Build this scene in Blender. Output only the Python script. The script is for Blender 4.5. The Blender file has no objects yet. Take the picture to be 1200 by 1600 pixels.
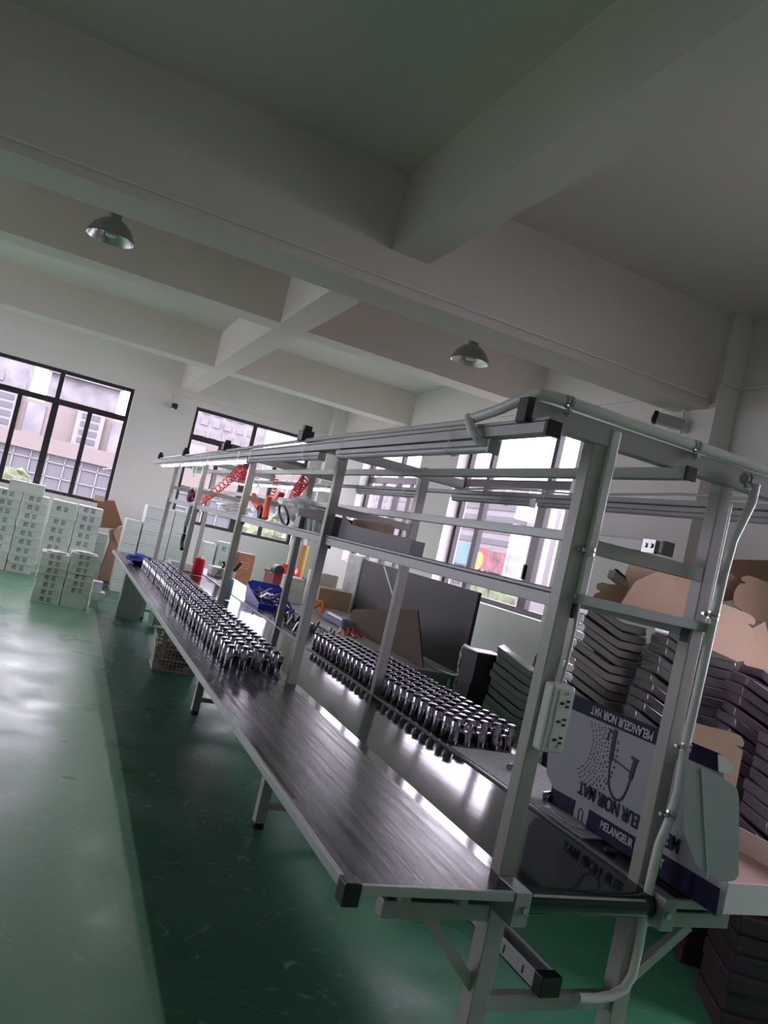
import bpy, bmesh, math, random
from mathutils import Vector, Matrix, noise
random.seed(7)
SC = bpy.context.scene
COL = SC.collection
PI = math.pi

# ------------------------------------------------------------------ camera
FPX = 1237.0
YAW, PITCH, ROLL = math.radians(22.45), math.radians(2.413), math.radians(12.95)
CAMZ = 1.51
def cam_axes():
    cy, sy, cp, sp = math.cos(YAW), math.sin(YAW), math.cos(PITCH), math.sin(PITCH)
    f = Vector((sy*cp, cy*cp, sp)); r = Vector((cy, -sy, 0)); u = r.cross(f)
    cr, sr = math.cos(ROLL), math.sin(ROLL)
    return r*cr + u*sr, u*cr - r*sr, f
CR, CU, CF = cam_axes()
cam = bpy.data.cameras.new('camera'); camo = bpy.data.objects.new('camera', cam); COL.objects.link(camo)
cam.sensor_fit = 'VERTICAL'; cam.sensor_height = 32.0; cam.lens = FPX/1600*32.0
cam.clip_start = 0.05; cam.clip_end = 500
camo.matrix_world = Matrix(((CR.x, CU.x, -CF.x, 0), (CR.y, CU.y, -CF.y, 0), (CR.z, CU.z, -CF.z, CAMZ), (0, 0, 0, 1)))
SC.camera = camo
def at(px, py, x=None, y=None, z=None):
    """world point seen at a photo pixel, on one axis plane"""
    d = CF + CR*((px-600)/FPX) - CU*((py-800)/FPX)
    t = x/d.x if x is not None else y/d.y if y is not None else (z-CAMZ)/d.z
    return Vector((0, 0, CAMZ)) + d*t

# ------------------------------------------------------------------ world, daylight, exposure
W = bpy.data.worlds.new('world'); SC.world = W; W.use_nodes = True
bg = W.node_tree.nodes['Background']; bg.inputs[0].default_value = (0.95, 0.92, 1.0, 1); bg.inputs[1].default_value = 7.0
sun = bpy.data.lights.new('hazy_sun', 'SUN'); sun.energy = 9; sun.angle = math.radians(40); sun.color = (1, 0.97, 0.97)
suno = bpy.data.objects.new('hazy_sun', sun); COL.objects.link(suno); suno.rotation_euler = Vector((0.52, 0.62, -0.9)).to_track_quat('-Z', 'Y').to_euler()
SC.view_settings.view_transform = 'Standard'; SC.view_settings.look = 'None'
SC.view_settings.gamma = 1; SC.view_settings.exposure = 0.5; SC.view_settings.use_curve_mapping = False
SC.cycles.use_denoising = True
SC.cycles.max_bounces = 10; SC.cycles.diffuse_bounces = 6; SC.cycles.glossy_bounces = 5; SC.cycles.transparent_max_bounces = 24
SC.cycles.caustics_reflective = False; SC.cycles.caustics_refractive = False
SC.cycles.sample_clamp_indirect = 4.0
def portal(loc, rot, sx, sy):
    l = bpy.data.lights.new('daylight_portal', 'AREA'); l.shape = 'RECTANGLE'; l.size = sx; l.size_y = sy
    l.cycles.is_portal = True
    o = bpy.data.objects.new('daylight_portal', l); COL.objects.link(o); o.location = loc; o.rotation_euler = rot
YW, XW, ZC = 13.5, 4.4, 3.75          # far wall, right wall, slab
XL, YN = -8.0, -3.2                   # left wall, near wall
WZ0, WZ1 = 1.15, 3.09
FARW = [(-7.6, -5.4), (-4.5, -2.3), (-1.36, 0.84), (1.855, 3.97)]
RW = [(0.2, 2.5), (6.27, 8.69), (9.77, 11.95)]  # the first opening is unseen, added to brighten the near right side
LW = [(5.0, 7.4), (8.6, 11.0)]
for a, b in FARW: portal(((a+b)/2, YW+0.3, (WZ0+WZ1)/2), (-PI/2, 0, 0), b-a, WZ1-WZ0)
for a, b in RW: portal((XW+0.3, (a+b)/2, 2.1), (0, PI/2, 0), WZ1-WZ0, b-a)
for a, b in LW: portal((XL-0.3, (a+b)/2, 2.1), (0, -PI/2, 0), WZ1-WZ0, b-a)

# ------------------------------------------------------------------ materials
MATS = {}
def mat(name, col, rough=0.5, metal=0.0, spec=0.5, emit=None, estr=0, bump=0, bscale=40, var=0, vscale=3, alpha=1.0, coat=0, stretch=None):
    if name in MATS: return MATS[name]
    m = bpy.data.materials.new(name); m.use_nodes = True; nt = m.node_tree; p = nt.nodes['Principled BSDF']
    p.inputs['Base Color'].default_value = (*col, 1); p.inputs['Roughness'].default_value = rough
    p.inputs['Metallic'].default_value = metal; p.inputs['Specular IOR Level'].default_value = spec
    p.inputs['Alpha'].default_value = alpha; p.inputs['Coat Weight'].default_value = coat
    if emit: p.inputs['Emission Color'].default_value = (*emit, 1); p.inputs['Emission Strength'].default_value = estr
    if bump or var:
        tc = nt.nodes.new('ShaderNodeTexCoord'); mp = nt.nodes.new('ShaderNodeMapping'); nt.links.new(tc.outputs['Object'], mp.inputs[0])
        if stretch: mp.inputs['Scale'].default_value = stretch
    if var:
        n = nt.nodes.new('ShaderNodeTexNoise'); n.inputs['Scale'].default_value = vscale; n.inputs['Detail'].default_value = 4
        nt.links.new(mp.outputs[0], n.inputs['Vector'])
        r = nt.nodes.new('ShaderNodeMapRange'); r.inputs[1].default_value = 0.3; r.inputs[2].default_value = 0.7
        r.inputs[3].default_value = 1-var; r.inputs[4].default_value = 1+var
        mx = nt.nodes.new('ShaderNodeVectorMath'); mx.operation = 'SCALE'; mx.inputs[0].default_value = col
        nt.links.new(n.outputs[0], r.inputs[0]); nt.links.new(r.outputs[0], mx.inputs['Scale']); nt.links.new(mx.outputs[0], p.inputs['Base Color'])
    if bump:
        n = nt.nodes.new('ShaderNodeTexNoise'); n.inputs['Scale'].default_value = bscale; n.inputs['Detail'].default_value = 3
        nt.links.new(mp.outputs[0], n.inputs['Vector'])
        b = nt.nodes.new('ShaderNodeBump'); b.inputs['Strength'].default_value = bump; b.inputs['Distance'].default_value = 0.01
        nt.links.new(n.outputs[0], b.inputs['Height']); nt.links.new(b.outputs[0], p.inputs['Normal'])
    MATS[name] = m; return m
wallm = mat('wall_paint', (0.79, 0.76, 0.74), 0.75, var=0.03, vscale=1.2, bump=0.05, bscale=60)
ceilm = mat('ceiling_paint', (0.77, 0.70, 0.655), 0.8, var=0.03, vscale=0.8)
framem = mat('window_frame_bronze', (0.035, 0.027, 0.032), 0.35)
rackm = mat('rack_grey_paint', (0.43, 0.42, 0.40), 0.32, var=0.04, vscale=4)
alum = mat('aluminium', (0.46, 0.48, 0.47), 0.42, 0.25)
alum2 = mat('aluminium_dull', (0.38, 0.40, 0.40), 0.42, 0.25)
blackp = mat('black_plastic', (0.012, 0.012, 0.014), 0.4)
chrome = mat('chrome', (0.40, 0.385, 0.45), 0.09, 1.0)
chromed = mat('chrome_dark', (0.36, 0.35, 0.38), 0.16, 1.0)
galv = mat('clamp_steel', (0.6, 0.6, 0.6), 0.22, 1.0)
whitep = mat('white_plastic', (0.70, 0.73, 0.70), 0.35)
conduitm = mat('white_conduit', (0.80, 0.79, 0.77), 0.28)
cartonw = mat('white_carton', (0.74, 0.77, 0.74), 0.6, var=0.04, vscale=6)
cartonw2 = mat('white_carton_cool', (0.80, 0.80, 0.80), 0.6, var=0.03, vscale=6)
cartong = mat('white_carton_green_tint', (0.64, 0.71, 0.66), 0.6, var=0.04, vscale=6)
kraft = mat('kraft_board', (0.56, 0.38, 0.26), 0.7, var=0.08, vscale=3)
kraft2 = mat('kraft_board_dark', (0.38, 0.23, 0.16), 0.7, var=0.08, vscale=3)
kraft3 = mat('kraft_board_pale', (0.62, 0.46, 0.32), 0.7, var=0.06, vscale=3)
brownb = mat('brown_board', (0.24, 0.12, 0.07), 0.7, var=0.1, vscale=5)
navy = mat('navy_print', (0.009, 0.009, 0.05), 0.6, spec=0.25)
ink = mat('black_ink', (0.015, 0.015, 0.03), 0.6)
printw = mat('printed_carton_white', (0.36, 0.37, 0.42), 0.5)
printink = mat('print_white_ink', (0.55, 0.55, 0.62), 0.5)
bluep = mat('blue_plastic', (0.02, 0.045, 0.55), 0.35)
bluecl = mat('blue_cloth', (0.012, 0.025, 0.30), 0.8)
redp = mat('red_plastic', (0.62, 0.015, 0.02), 0.3)
redd = mat('dark_red_plastic', (0.25, 0.015, 0.025), 0.4)
orangered = mat('orange_red_plastic', (0.85, 0.10, 0.04), 0.35)
orange = mat('orange_plastic', (0.85, 0.30, 0.02), 0.4)
yellow = mat('yellow_plastic', (0.80, 0.55, 0.03), 0.4)
coilm = mat('red_air_hose', (0.85, 0.07, 0.08), 0.3)
lav = mat('lavender_grey_board', (0.25, 0.235, 0.29), 0.55)
darkpanel = mat('dark_grey_panel', (0.055, 0.052, 0.056), 0.5, var=0.05, vscale=2)
foil = mat('stretch_wrap', (0.5, 0.54, 0.55), 0.25, bump=0.6, bscale=18, var=0.2, vscale=8)
bagm = mat('clear_bag', (0.75, 0.75, 0.76), 0.2, bump=0.5, bscale=25, alpha=0.55)
terra = mat('terracotta_board', (0.42, 0.16, 0.09), 0.6, var=0.1, vscale=10)
foliage = mat('foliage', (0.045, 0.06, 0.025), 0.8, var=0.4, vscale=6)
led_on = mat('led_tube_lit', (0.9, 0.9, 0.9), 0.4, emit=(0.95, 1.0, 0.97), estr=14)
ledoff = mat('led_diffuser', (0.55, 0.55, 0.60), 0.3)
reflector = mat('lamp_reflector', (0.75, 0.77, 0.75), 0.25, 0.9)
lampgrey = mat('lamp_shell', (0.22, 0.22, 0.20), 0.4, 0.5)
darksteel = mat('dark_steel', (0.03, 0.03, 0.034), 0.4, 0.3)
navycloth = mat('navy_fabric', (0.012, 0.014, 0.035), 0.8)

def glass_mat():
    m = bpy.data.materials.new('window_glass'); m.use_nodes = True; nt = m.node_tree; nt.nodes.clear()
    o = nt.nodes.new('ShaderNodeOutputMaterial'); mx = nt.nodes.new('ShaderNodeMixShader'); lw = nt.nodes.new('ShaderNodeLayerWeight'); pw = nt.nodes.new('ShaderNodeMath'); pw.operation = 'POWER'; pw.inputs[1].default_value = 4; nt.links.new(lw.outputs['Facing'], pw.inputs[0]); fr = nt.nodes.new('ShaderNodeMath'); fr.operation = 'MULTIPLY_ADD'; fr.inputs[1].default_value = 0.6; fr.inputs[2].default_value = 0.04; nt.links.new(pw.outputs[0], fr.inputs[0])
    t = nt.nodes.new('ShaderNodeBsdfTransparent'); t.inputs[0].default_value = (0.93, 0.90, 0.95, 1); g = nt.nodes.new('ShaderNodeBsdfGlossy'); g.inputs['Roughness'].default_value = 0.02
    nt.links.new(fr.outputs[0], mx.inputs[0]); nt.links.new(t.outputs[0], mx.inputs[1]); nt.links.new(g.outputs[0], mx.inputs[2]); nt.links.new(mx.outputs[0], o.inputs[0])
    return m
glassm = glass_mat()

def film_mat(name, col, rough=0.24):
    m = mat(name, col, rough, metal=0.75, coat=0.2, bump=0.2, bscale=4); return m
film = film_mat('dark_glossy_film', (0.42, 0.41, 0.43)); film2 = film_mat('purple_glossy_film', (0.30, 0.23, 0.30), 0.38)
film3 = film_mat('green_grey_film', (0.36, 0.41, 0.38), 0.4)

def floor_mat():
    m = bpy.data.materials.new('green_epoxy_floor'); m.use_nodes = True; nt = m.node_tree; p = nt.nodes['Principled BSDF']; L = nt.links.new; N = nt.nodes.new
    g = N('ShaderNodeNewGeometry'); s = N('ShaderNodeSeparateXYZ'); L(g.outputs['Position'], s.inputs[0])
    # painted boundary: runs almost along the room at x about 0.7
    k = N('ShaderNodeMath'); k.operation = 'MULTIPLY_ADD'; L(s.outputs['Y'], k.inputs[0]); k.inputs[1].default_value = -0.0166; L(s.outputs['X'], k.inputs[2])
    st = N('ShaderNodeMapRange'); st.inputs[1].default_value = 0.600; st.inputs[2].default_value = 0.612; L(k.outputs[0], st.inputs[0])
    st2 = N('ShaderNodeMapRange'); st2.inputs[1].default_value = 1.15; st2.inputs[2].default_value = 1.6; L(s.outputs['X'], st2.inputs[0])  # soft step to brighter green: light under the bench put into the colour
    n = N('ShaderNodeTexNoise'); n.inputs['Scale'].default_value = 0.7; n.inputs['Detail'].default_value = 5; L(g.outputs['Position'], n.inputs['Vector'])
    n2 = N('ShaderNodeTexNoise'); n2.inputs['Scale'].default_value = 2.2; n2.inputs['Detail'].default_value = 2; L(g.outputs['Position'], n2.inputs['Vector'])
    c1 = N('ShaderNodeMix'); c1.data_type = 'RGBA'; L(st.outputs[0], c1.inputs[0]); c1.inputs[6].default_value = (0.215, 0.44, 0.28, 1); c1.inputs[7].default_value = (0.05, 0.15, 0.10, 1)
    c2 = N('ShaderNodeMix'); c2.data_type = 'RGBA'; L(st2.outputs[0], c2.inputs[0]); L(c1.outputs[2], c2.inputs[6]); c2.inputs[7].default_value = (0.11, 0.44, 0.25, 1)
    mr = N('ShaderNodeMapRange'); mr.inputs[1].default_value = 0.3; mr.inputs[2].default_value = 0.7; mr.inputs[3].default_value = 0.82; mr.inputs[4].default_value = 1.15; L(n.outputs[0], mr.inputs[0])
    v = N('ShaderNodeVectorMath'); v.operation = 'SCALE'; L(c2.outputs[2], v.inputs[0]); L(mr.outputs[0], v.inputs['Scale']); n3 = N('ShaderNodeTexNoise'); n3.inputs['Scale'].default_value = 7; n3.inputs['Detail'].default_value = 8; n3.inputs['Distortion'].default_value = 2.5; L(g.outputs['Position'], n3.inputs['Vector'])
    sc = N('ShaderNodeMapRange'); sc.inputs[1].default_value = 0.60; sc.inputs[2].default_value = 0.72; sc.inputs[3].default_value = 0; sc.inputs[4].default_value = 0.35; L(n3.outputs[0], sc.inputs[0])
    c3 = N('ShaderNodeMix'); c3.data_type = 'RGBA'; L(sc.outputs[0], c3.inputs[0]); L(v.outputs[0], c3.inputs[6]); c3.inputs[7].default_value = (0.48, 0.62, 0.50, 1); L(c3.outputs[2], p.inputs['Base Color'])
    rr = N('ShaderNodeMapRange'); rr.inputs[1].default_value = 0.35; rr.inputs[2].default_value = 0.65; rr.inputs[3].default_value = 0.26; rr.inputs[4].default_value = 0.40; L(n2.outputs[0], rr.inputs[0]); L(rr.outputs[0], p.inputs['Roughness'])
    return m
def top_mat():
    m = bpy.data.materials.new('dark_bench_mat'); m.use_nodes = True; nt = m.node_tree; p = nt.nodes['Principled BSDF']; L = nt.links.new; N = nt.nodes.new
    g = N('ShaderNodeNewGeometry'); mp = N('ShaderNodeMapping'); mp.inputs['Scale'].default_value = (60, 1.2, 1); L(g.outputs['Position'], mp.inputs[0])
    n = N('ShaderNodeTexNoise'); n.inputs['Scale'].default_value = 1; n.inputs['Detail'].default_value = 6; L(mp.outputs[0], n.inputs['Vector'])
    mp2 = N('ShaderNodeMapping'); mp2.inputs['Scale'].default_value = (4, 1.5, 1); L(g.outputs['Position'], mp2.inputs[0])
    n2 = N('ShaderNodeTexNoise'); n2.inputs['Scale'].default_value = 1.5; n2.inputs['Detail'].default_value = 4; L(mp2.outputs[0], n2.inputs['Vector'])
    r = N('ShaderNodeMapRange'); r.inputs[1].default_value = 0.3; r.inputs[2].default_value = 0.7; r.inputs[3].default_value = 0.16; r.inputs[4].default_value = 0.34; L(n.outputs[0], r.inputs[0]); L(r.outputs[0], p.inputs['Roughness'])
    c = N('ShaderNodeMapRange'); c.inputs[1].default_value = 0.3; c.inputs[2].default_value = 0.7; c.inputs[3].default_value = 0.6; c.inputs[4].default_value = 1.5; L(n.outputs[0], c.inputs[0])
    v = N('ShaderNodeVectorMath'); v.operation = 'SCALE'; v.inputs[0].default_value = (0.034, 0.034, 0.037); L(c.outputs[0], v.inputs['Scale']); L(v.outputs[0], p.inputs['Base Color'])
    b = N('ShaderNodeBump'); b.inputs['Strength'].default_value = 0.10; b.inputs['Distance'].default_value = 0.004; L(n.outputs[0], b.inputs['Height'])
    b2 = N('ShaderNodeBump'); b2.inputs['Strength'].default_value = 0.12; b2.inputs['Distance'].default_value = 0.02; L(n2.outputs[0], b2.inputs['Height']); L(b.outputs[0], b2.inputs['Normal']); L(b2.outputs[0], p.inputs['Normal'])
    p.inputs['Specular IOR Level'].default_value = 0.45
    return m
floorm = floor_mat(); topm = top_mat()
p_ = floorm.node_tree.nodes['Principled BSDF'].inputs['Specular IOR Level']; p_.default_value = 0.35
beltm = mat('green_belt', (0.010, 0.026, 0.022), 0.09, spec=0.8, bump=0.04, bscale=3, stretch=(3, 1, 1))
foamm = mat('foam_sheet', (0.66, 0.66, 0.69), 0.6, bump=1.0, bscale=160, var=0.3, vscale=150)
cratem = mat('crate_plastic', (0.55, 0.47, 0.42), 0.5, var=0.25, vscale=14)

# ------------------------------------------------------------------ mesh helpers
class MB:
    def __init__(s): s.bm = bmesh.new()
    def box(s, x0, x1, y0, y1, z0, z1):
        v = [s.bm.verts.new(p) for p in ((x0, y0, z0), (x1, y0, z0), (x1, y1, z0), (x0, y1, z0), (x0, y0, z1), (x1, y0, z1), (x1, y1, z1), (x0, y1, z1))]
        for f in ((0, 3, 2, 1), (4, 5, 6, 7), (0, 1, 5, 4), (1, 2, 6, 5), (2, 3, 7, 6), (3, 0, 4, 7)): s.bm.faces.new([v[i] for i in f])
        return s
    def bar(s, a, b, w, h, up=(0, 0, 1)):
        a = Vector(a); b = Vector(b); d = (b-a).normalized(); u = Vector(up); sd = d.cross(u).normalized(); u = sd.cross(d)
        v = []
        for p in (a, b):
            for i, j in ((-1, -1), (1, -1), (1, 1), (-1, 1)): v.append(s.bm.verts.new(p+sd*(w/2*i)+u*(h/2*j)))
        for f in ((0, 1, 2, 3), (7, 6, 5, 4), (0, 4, 5, 1), (1, 5, 6, 2), (2, 6, 7, 3), (3, 7, 4, 0)): s.bm.faces.new([v[i] for i in f])
        return s
    def tube(s, pts, r, n=10, close=True, rs=None):
        pts = [Vector(p) for p in pts]; rings = []; prev = None
        for i, p in enumerate(pts):
            d = ((pts[min(i+1, len(pts)-1)]-pts[max(i-1, 0)])).normalized()
            if prev is None:
                a = d.orthogonal().normalized()
            else:
                a = (prev - d*prev.dot(d)).normalized()
            prev = a; b = d.cross(a); rr = rs[i] if rs else r
            rings.append([s.bm.verts.new(p+(a*math.cos(t)+b*math.sin(t))*rr) for t in [2*PI*k/n for k in range(n)]])
        for A, B in zip(rings, rings[1:]):
            for k in range(n): s.bm.faces.new((A[k], A[(k+1) % n], B[(k+1) % n], B[k]))
        if close: s.bm.faces.new(rings[0][::-1]); s.bm.faces.new(rings[-1])
        return s
    def cyl(s, a, b, r, n=16, r2=None): return s.tube([a, b], r, n, rs=[r, r if r2 is None else r2])
    def lathe(s, prof, c=(0, 0, 0), n=24, cap=True):
        rings = [[s.bm.verts.new((c[0]+r*math.cos(2*PI*k/n), c[1]+r*math.sin(2*PI*k/n), c[2]+z)) for k in range(n)] for r, z in prof]
        for A, B in zip(rings, rings[1:]):
            for k in range(n): s.bm.faces.new((A[k], A[(k+1) % n], B[(k+1) % n], B[k]))
        if cap: s.bm.faces.new(rings[0][::-1]); s.bm.faces.new(rings[-1])
        return s
    def prism(s, pts, n, t):
        """flat outline pts (3D, coplanar) thickened by t along n"""
        n = Vector(n).normalized()*t; A = [s.bm.verts.new(Vector(p)) for p in pts]; B = [s.bm.verts.new(Vector(p)+n) for p in pts]
        s.bm.faces.new(A[::-1]); s.bm.faces.new(B); k = len(pts)
        for i in range(k): s.bm.faces.new((A[i], A[(i+1) % k], B[(i+1) % k], B[i]))
        return s
    def blob(s, c, r, sub=3, amp=0.25, fr=2.0, flat=(1, 1, 1), seed=0):
        st = len(s.bm.verts); res = bmesh.ops.create_icosphere(s.bm, subdivisions=sub, radius=1)
        for v in res['verts']:
            d = v.co.copy(); k = 1+amp*noise.noise(d*fr+Vector((seed, seed*2.1, 3)))*2
            v.co = Vector((c[0]+d.x*k*r*flat[0], c[1]+d.y*k*r*flat[1], c[2]+d.z*k*r*flat[2]))
        return s
    def xf(s, M):
        bmesh.ops.transform(s.bm, matrix=M, verts=s.bm.verts); return s
def obj(name, mb, m, parent=None, world=True, smooth=False, bevel=0, label=None, loc=None):
    bm = mb.bm
    bmesh.ops.recalc_face_normals(bm, faces=bm.faces)
    me = bpy.data.meshes.new(name)
    off = None
    if parent is not None and world: off = parent.location.copy()
    elif loc is not None: off = Vector(loc)
    if off is not None: bmesh.ops.translate(bm, verts=bm.verts, vec=-off)
    if smooth:
        for f in bm.faces: f.smooth = True
    bm.to_mesh(me); bm.free(); me.materials.append(m)
    if smooth: me.set_sharp_from_angle(angle=math.radians(38))
    o = bpy.data.objects.new(name, me); COL.objects.link(o)
    if parent is not None: o.parent = parent
    elif loc is not None: o.location = loc
    if bevel:
        md = o.modifiers.new('bevel', 'BEVEL'); md.width = bevel; md.segments = 2; md.limit_method = 'ANGLE'
    if label: o['label'] = label
    return o
def tag(o, label, cat, group=None, kind=None):
    o['label'] = label; o['category'] = cat
    if group: o['group'] = group
    if kind: o['kind'] = kind
    return o
def thing(name, label, cat, loc=(0, 0, 0), rz=0, group=None):
    o = bpy.data.objects.new(name, None); COL.objects.link(o); o.location = loc; o.rotation_euler = (0, 0, rz); o.empty_display_size = 0.1
    return tag(o, label, cat, group)
def struct(name, mb, m, parent=None, **k):
    o = obj(name, mb, m, parent, **k)
    if parent is None: o['kind'] = 'structure'
    return o
def copy_tree(o, parent=None):
    c = o.copy(); COL.objects.link(c); c.parent = parent
    for ch in list(o.children): copy_tree(ch, c)
    return c
def text_mesh(name, body, size, m, M, parent, extrude=0.0006, align='CENTER', xs=1.0, offset=0.0, fit=None):
    cu = bpy.data.curves.new(name, 'FONT'); cu.body = body; cu.size = size; cu.extrude = extrude; cu.align_x = align; cu.align_y = 'CENTER'; cu.offset = offset
    t = bpy.data.objects.new(name, cu); COL.objects.link(t)
    dg = bpy.context.evaluated_depsgraph_get(); me = bpy.data.meshes.new_from_object(t.evaluated_get(dg))
    bpy.data.objects.remove(t); bpy.data.curves.remove(cu)
    if fit: xv = [v.co.x for v in me.vertices]; xs = fit/(max(xv)-min(xv))
    me.transform(Matrix.Diagonal((xs, 1, 1, 1))); me.transform(M)
    me.materials.clear(); me.materials.append(m)
    o = bpy.data.objects.new(name, me); COL.objects.link(o); o.parent = parent
    return o
def mat_axes(o, x, y, z):
    return Matrix(((x[0], y[0], z[0], o[0]), (x[1], y[1], z[1], o[1]), (x[2], y[2], z[2], o[2]), (0, 0, 0, 1)))

def smooth_path(P, n=5):
    P = [Vector(p) for p in P]; out = []
    for i in range(len(P)-1):
        a = P[max(i-1, 0)]; b = P[i]; c = P[i+1]; d = P[min(i+2, len(P)-1)]
        for k in range(n):
            t = k/n; out.append(0.5*((2*b)+(c-a)*t+(2*a-5*b+4*c-d)*t*t+(3*b-a-3*c+d)*t**3))
    return out+[P[-1]]
# ------------------------------------------------------------------ the room
T = 0.25
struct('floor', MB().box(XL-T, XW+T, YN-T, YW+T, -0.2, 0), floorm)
struct('ceiling', MB().box(XL-T, XW+T, YN-T, YW+T, ZC, ZC+0.2), ceilm)
def wall_with_holes(name, axis, pos, out, a0, a1, holes):
    mb = MB()
    def put(s0, s1, z0, z1):
        lo, hi = sorted((pos, pos+out))
        if axis == 'y': mb.box(s0, s1, lo, hi, z0, z1)
        else: mb.box(lo, hi, s0, s1, z0, z1)
    cur = a0
    for h0, h1 in sorted(holes):
        put(cur, h0, 0, ZC); put(h0, h1, 0, WZ0); put(h0, h1, WZ1, ZC); cur = h1
    put(cur, a1, 0, ZC)
    return struct(name, mb, wallm)
wall_with_holes('wall_far', 'y', YW, T, XL-T, XW+T, FARW)
wall_with_holes('wall_right', 'x', XW, T, YN, YW, RW)
wall_with_holes('wall_left', 'x', XL, -T, YN, YW, LW)
struct('wall_near', MB().box(XL-T, XW+T, YN-T, YN, 0, ZC), wallm)
struct('trim_1', MB().box(XL, XW, 4.5, 4.88, 3.03, ZC), ceilm)
struct('trim_2', MB().box(XL, XW, 7.1, 7.42, 3.28, ZC), ceilm)
struct('trim_3', MB().box(XL, XW, 10.4, 10.75, 3.28, ZC), ceilm)
struct('trim_4', MB().box(1.52, 1.78, YN, YW, 3.275, ZC), ceilm)
struct('trim_5', MB().box(4.2, XW, 4.44, 4.94, 0, ZC), wallm)
struct('trim_6', MB().box(4.18, XW, 13.25, YW, 0, ZC), wallm)

def window(n, axis, a0, a1, cols, pos, rowz, deep, halves=True):
    """frame with a fixed light above a transom and sliding sashes below; glass panes"""
    t = bpy.data.objects.new('window_%d' % n, None); COL.objects.link(t); t['kind'] = 'structure'
    mid = (a0+a1)/2
    t.location = (mid, pos, WZ0) if axis == 'y' else (pos, mid, WZ0)
    def B(mb, s0, s1, z0, z1, d0, d1):
        if axis == 'y': mb.box(s0, s1, d0, d1, z0, z1)
        else: mb.box(d0, d1, s0, s1, z0, z1)
    w = 0.055; mb = MB()
    B(mb, a0, a1, WZ0, WZ0+w, *deep); B(mb, a0, a1, WZ1-w, WZ1, *deep)
    B(mb, a0, a0+w, WZ0+w, WZ1-w, *deep); B(mb, a1-w, a1, WZ0+w, WZ1-w, *deep)
    B(mb, a0+w, a1-w, rowz-0.045, rowz+0.045, *deep)
    for c in cols: B(mb, c-0.035, c+0.035, rowz+0.045, WZ1-w, *deep)
    for c in cols: B(mb, c-0.05, c+0.05, WZ0+w, rowz-0.045, *deep)
    obj('window_frame', mb, framem, t)
    edges = [a0+w]+list(cols)+[a1-w]
    dm = (deep[0]+deep[1])/2
    sash = MB(); hand = MB()
    if halves:
        for e0, e1 in zip(edges, edges[1:]):
            c = (e0+e1)/2; B(sash, c-0.035, c+0.035, WZ0+w, rowz-0.045, dm-0.015, dm+0.02)
            B(hand, c-0.012, c+0.012, WZ0+0.52, WZ0+0.64, dm-0.04, dm-0.015)
    else:
        c = cols[0]+0.09; B(sash, c-0.03, c+0.03, WZ0+w, rowz-0.045, dm-0.015, dm+0.02)
        B(hand, c-0.012, c+0.012, WZ0+0.35, WZ0+0.5, dm-0.05, dm-0.015)
    obj('sash', sash, framem, t); obj('handle', hand, blackp, t)
    B2 = MB(); B(B2, a0+0.02, a1-0.02, WZ0+0.02, WZ1-0.02, dm+0.004, dm+0.010); obj('pane', B2, glassm, t)
    return t
window(1, 'y', *FARW[2], [-0.26], YW, 2.585, (YW+0.09, YW+0.16))
window(2, 'y', *FARW[3], [2.91], YW, 2.585, (YW+0.09, YW+0.16))
window(3, 'x', *RW[2], [10.75], XW, 2.50, (XW+0.15, XW+0.21))
window(9, 'x', *RW[0], [1.35], XW, 2.5, (XW+0.15, XW+0.21))  # unseen window, added to light the kraft sheets and near bench
window(4, 'x', *RW[1], [6.87, 8.13], XW, 2.50, (XW+0.15, XW+0.21), halves=False)
window(5, 'y', *FARW[1], [-3.4], YW, 2.585, (YW+0.09, YW+0.16))
window(6, 'y', *FARW[0], [-6.5], YW, 2.585, (YW+0.09, YW+0.16))
window(7, 'x', *LW[0], [6.2], XL, 2.5, (XL-0.16, XL-0.09))
window(8, 'x', *LW[1], [9.8], XL, 2.5, (XL-0.16, XL-0.09))

# ------------------------------------------------------------------ outside: city blocks
bpinky = mat('facade_pink', (0.11, 0.093, 0.089), 0.9); bgrey = mat('facade_grey', (0.12, 0.117, 0.127), 0.9, var=0.3, vscale=0.6)
bwhite = mat('facade_white', (0.125, 0.116, 0.122), 0.9); bglass = mat('curtain_glass', (0.05, 0.053, 0.06), 0.5); bwin = mat('window_dark', (0.045, 0.044, 0.05), 0.5)
bmull = mat('mullion_white', (0.13, 0.129, 0.137), 0.8)
def far_block(name, label, axis, a0, a1, d0, d1, z0, z1, m, grp=None):
    c = ((a0+a1)/2, d0, z0) if axis == 'y' else (d0, (a0+a1)/2, z0)
    t = thing(name, label, 'building', c, 0, grp)
    mb = MB()
    if axis == 'y': mb.box(a0, a1, d0, d1, z0, z1)
    else: mb.box(d0, d1, a0, a1, z0, z1)
    obj('wall', mb, m, t); return t
def facade(t, name, axis, d, rects, m, th=0.3):
    mb = MB()
    for a0, a1, z0, z1 in rects:
        if axis == 'y': mb.box(a0, a1, d-th, d+0.02, z0, z1)
        else: mb.box(d-th, d+0.02, a0, a1, z0, z1)
    return obj(name, mb, m, t)
D = 62
def fx(px, py=640): p = at(px, py, y=D); return p.x, p.z
GZ = -9.0
obj_ground = tag(obj('pavement', MB().box(-150, 150, YW+3, 220, GZ-0.3, GZ), mat('pavement', (0.15, 0.15, 0.14), 0.9)), 'pale street pavement outside far below the windows', 'pavement', kind='structure')
obj_ground2 = tag(obj('pavement', MB().box(XW+3, 160, -60, YW+3, GZ-0.3, GZ), MATS['pavement']), 'pale street pavement outside below the right-hand windows', 'pavement', kind='structure')
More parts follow.
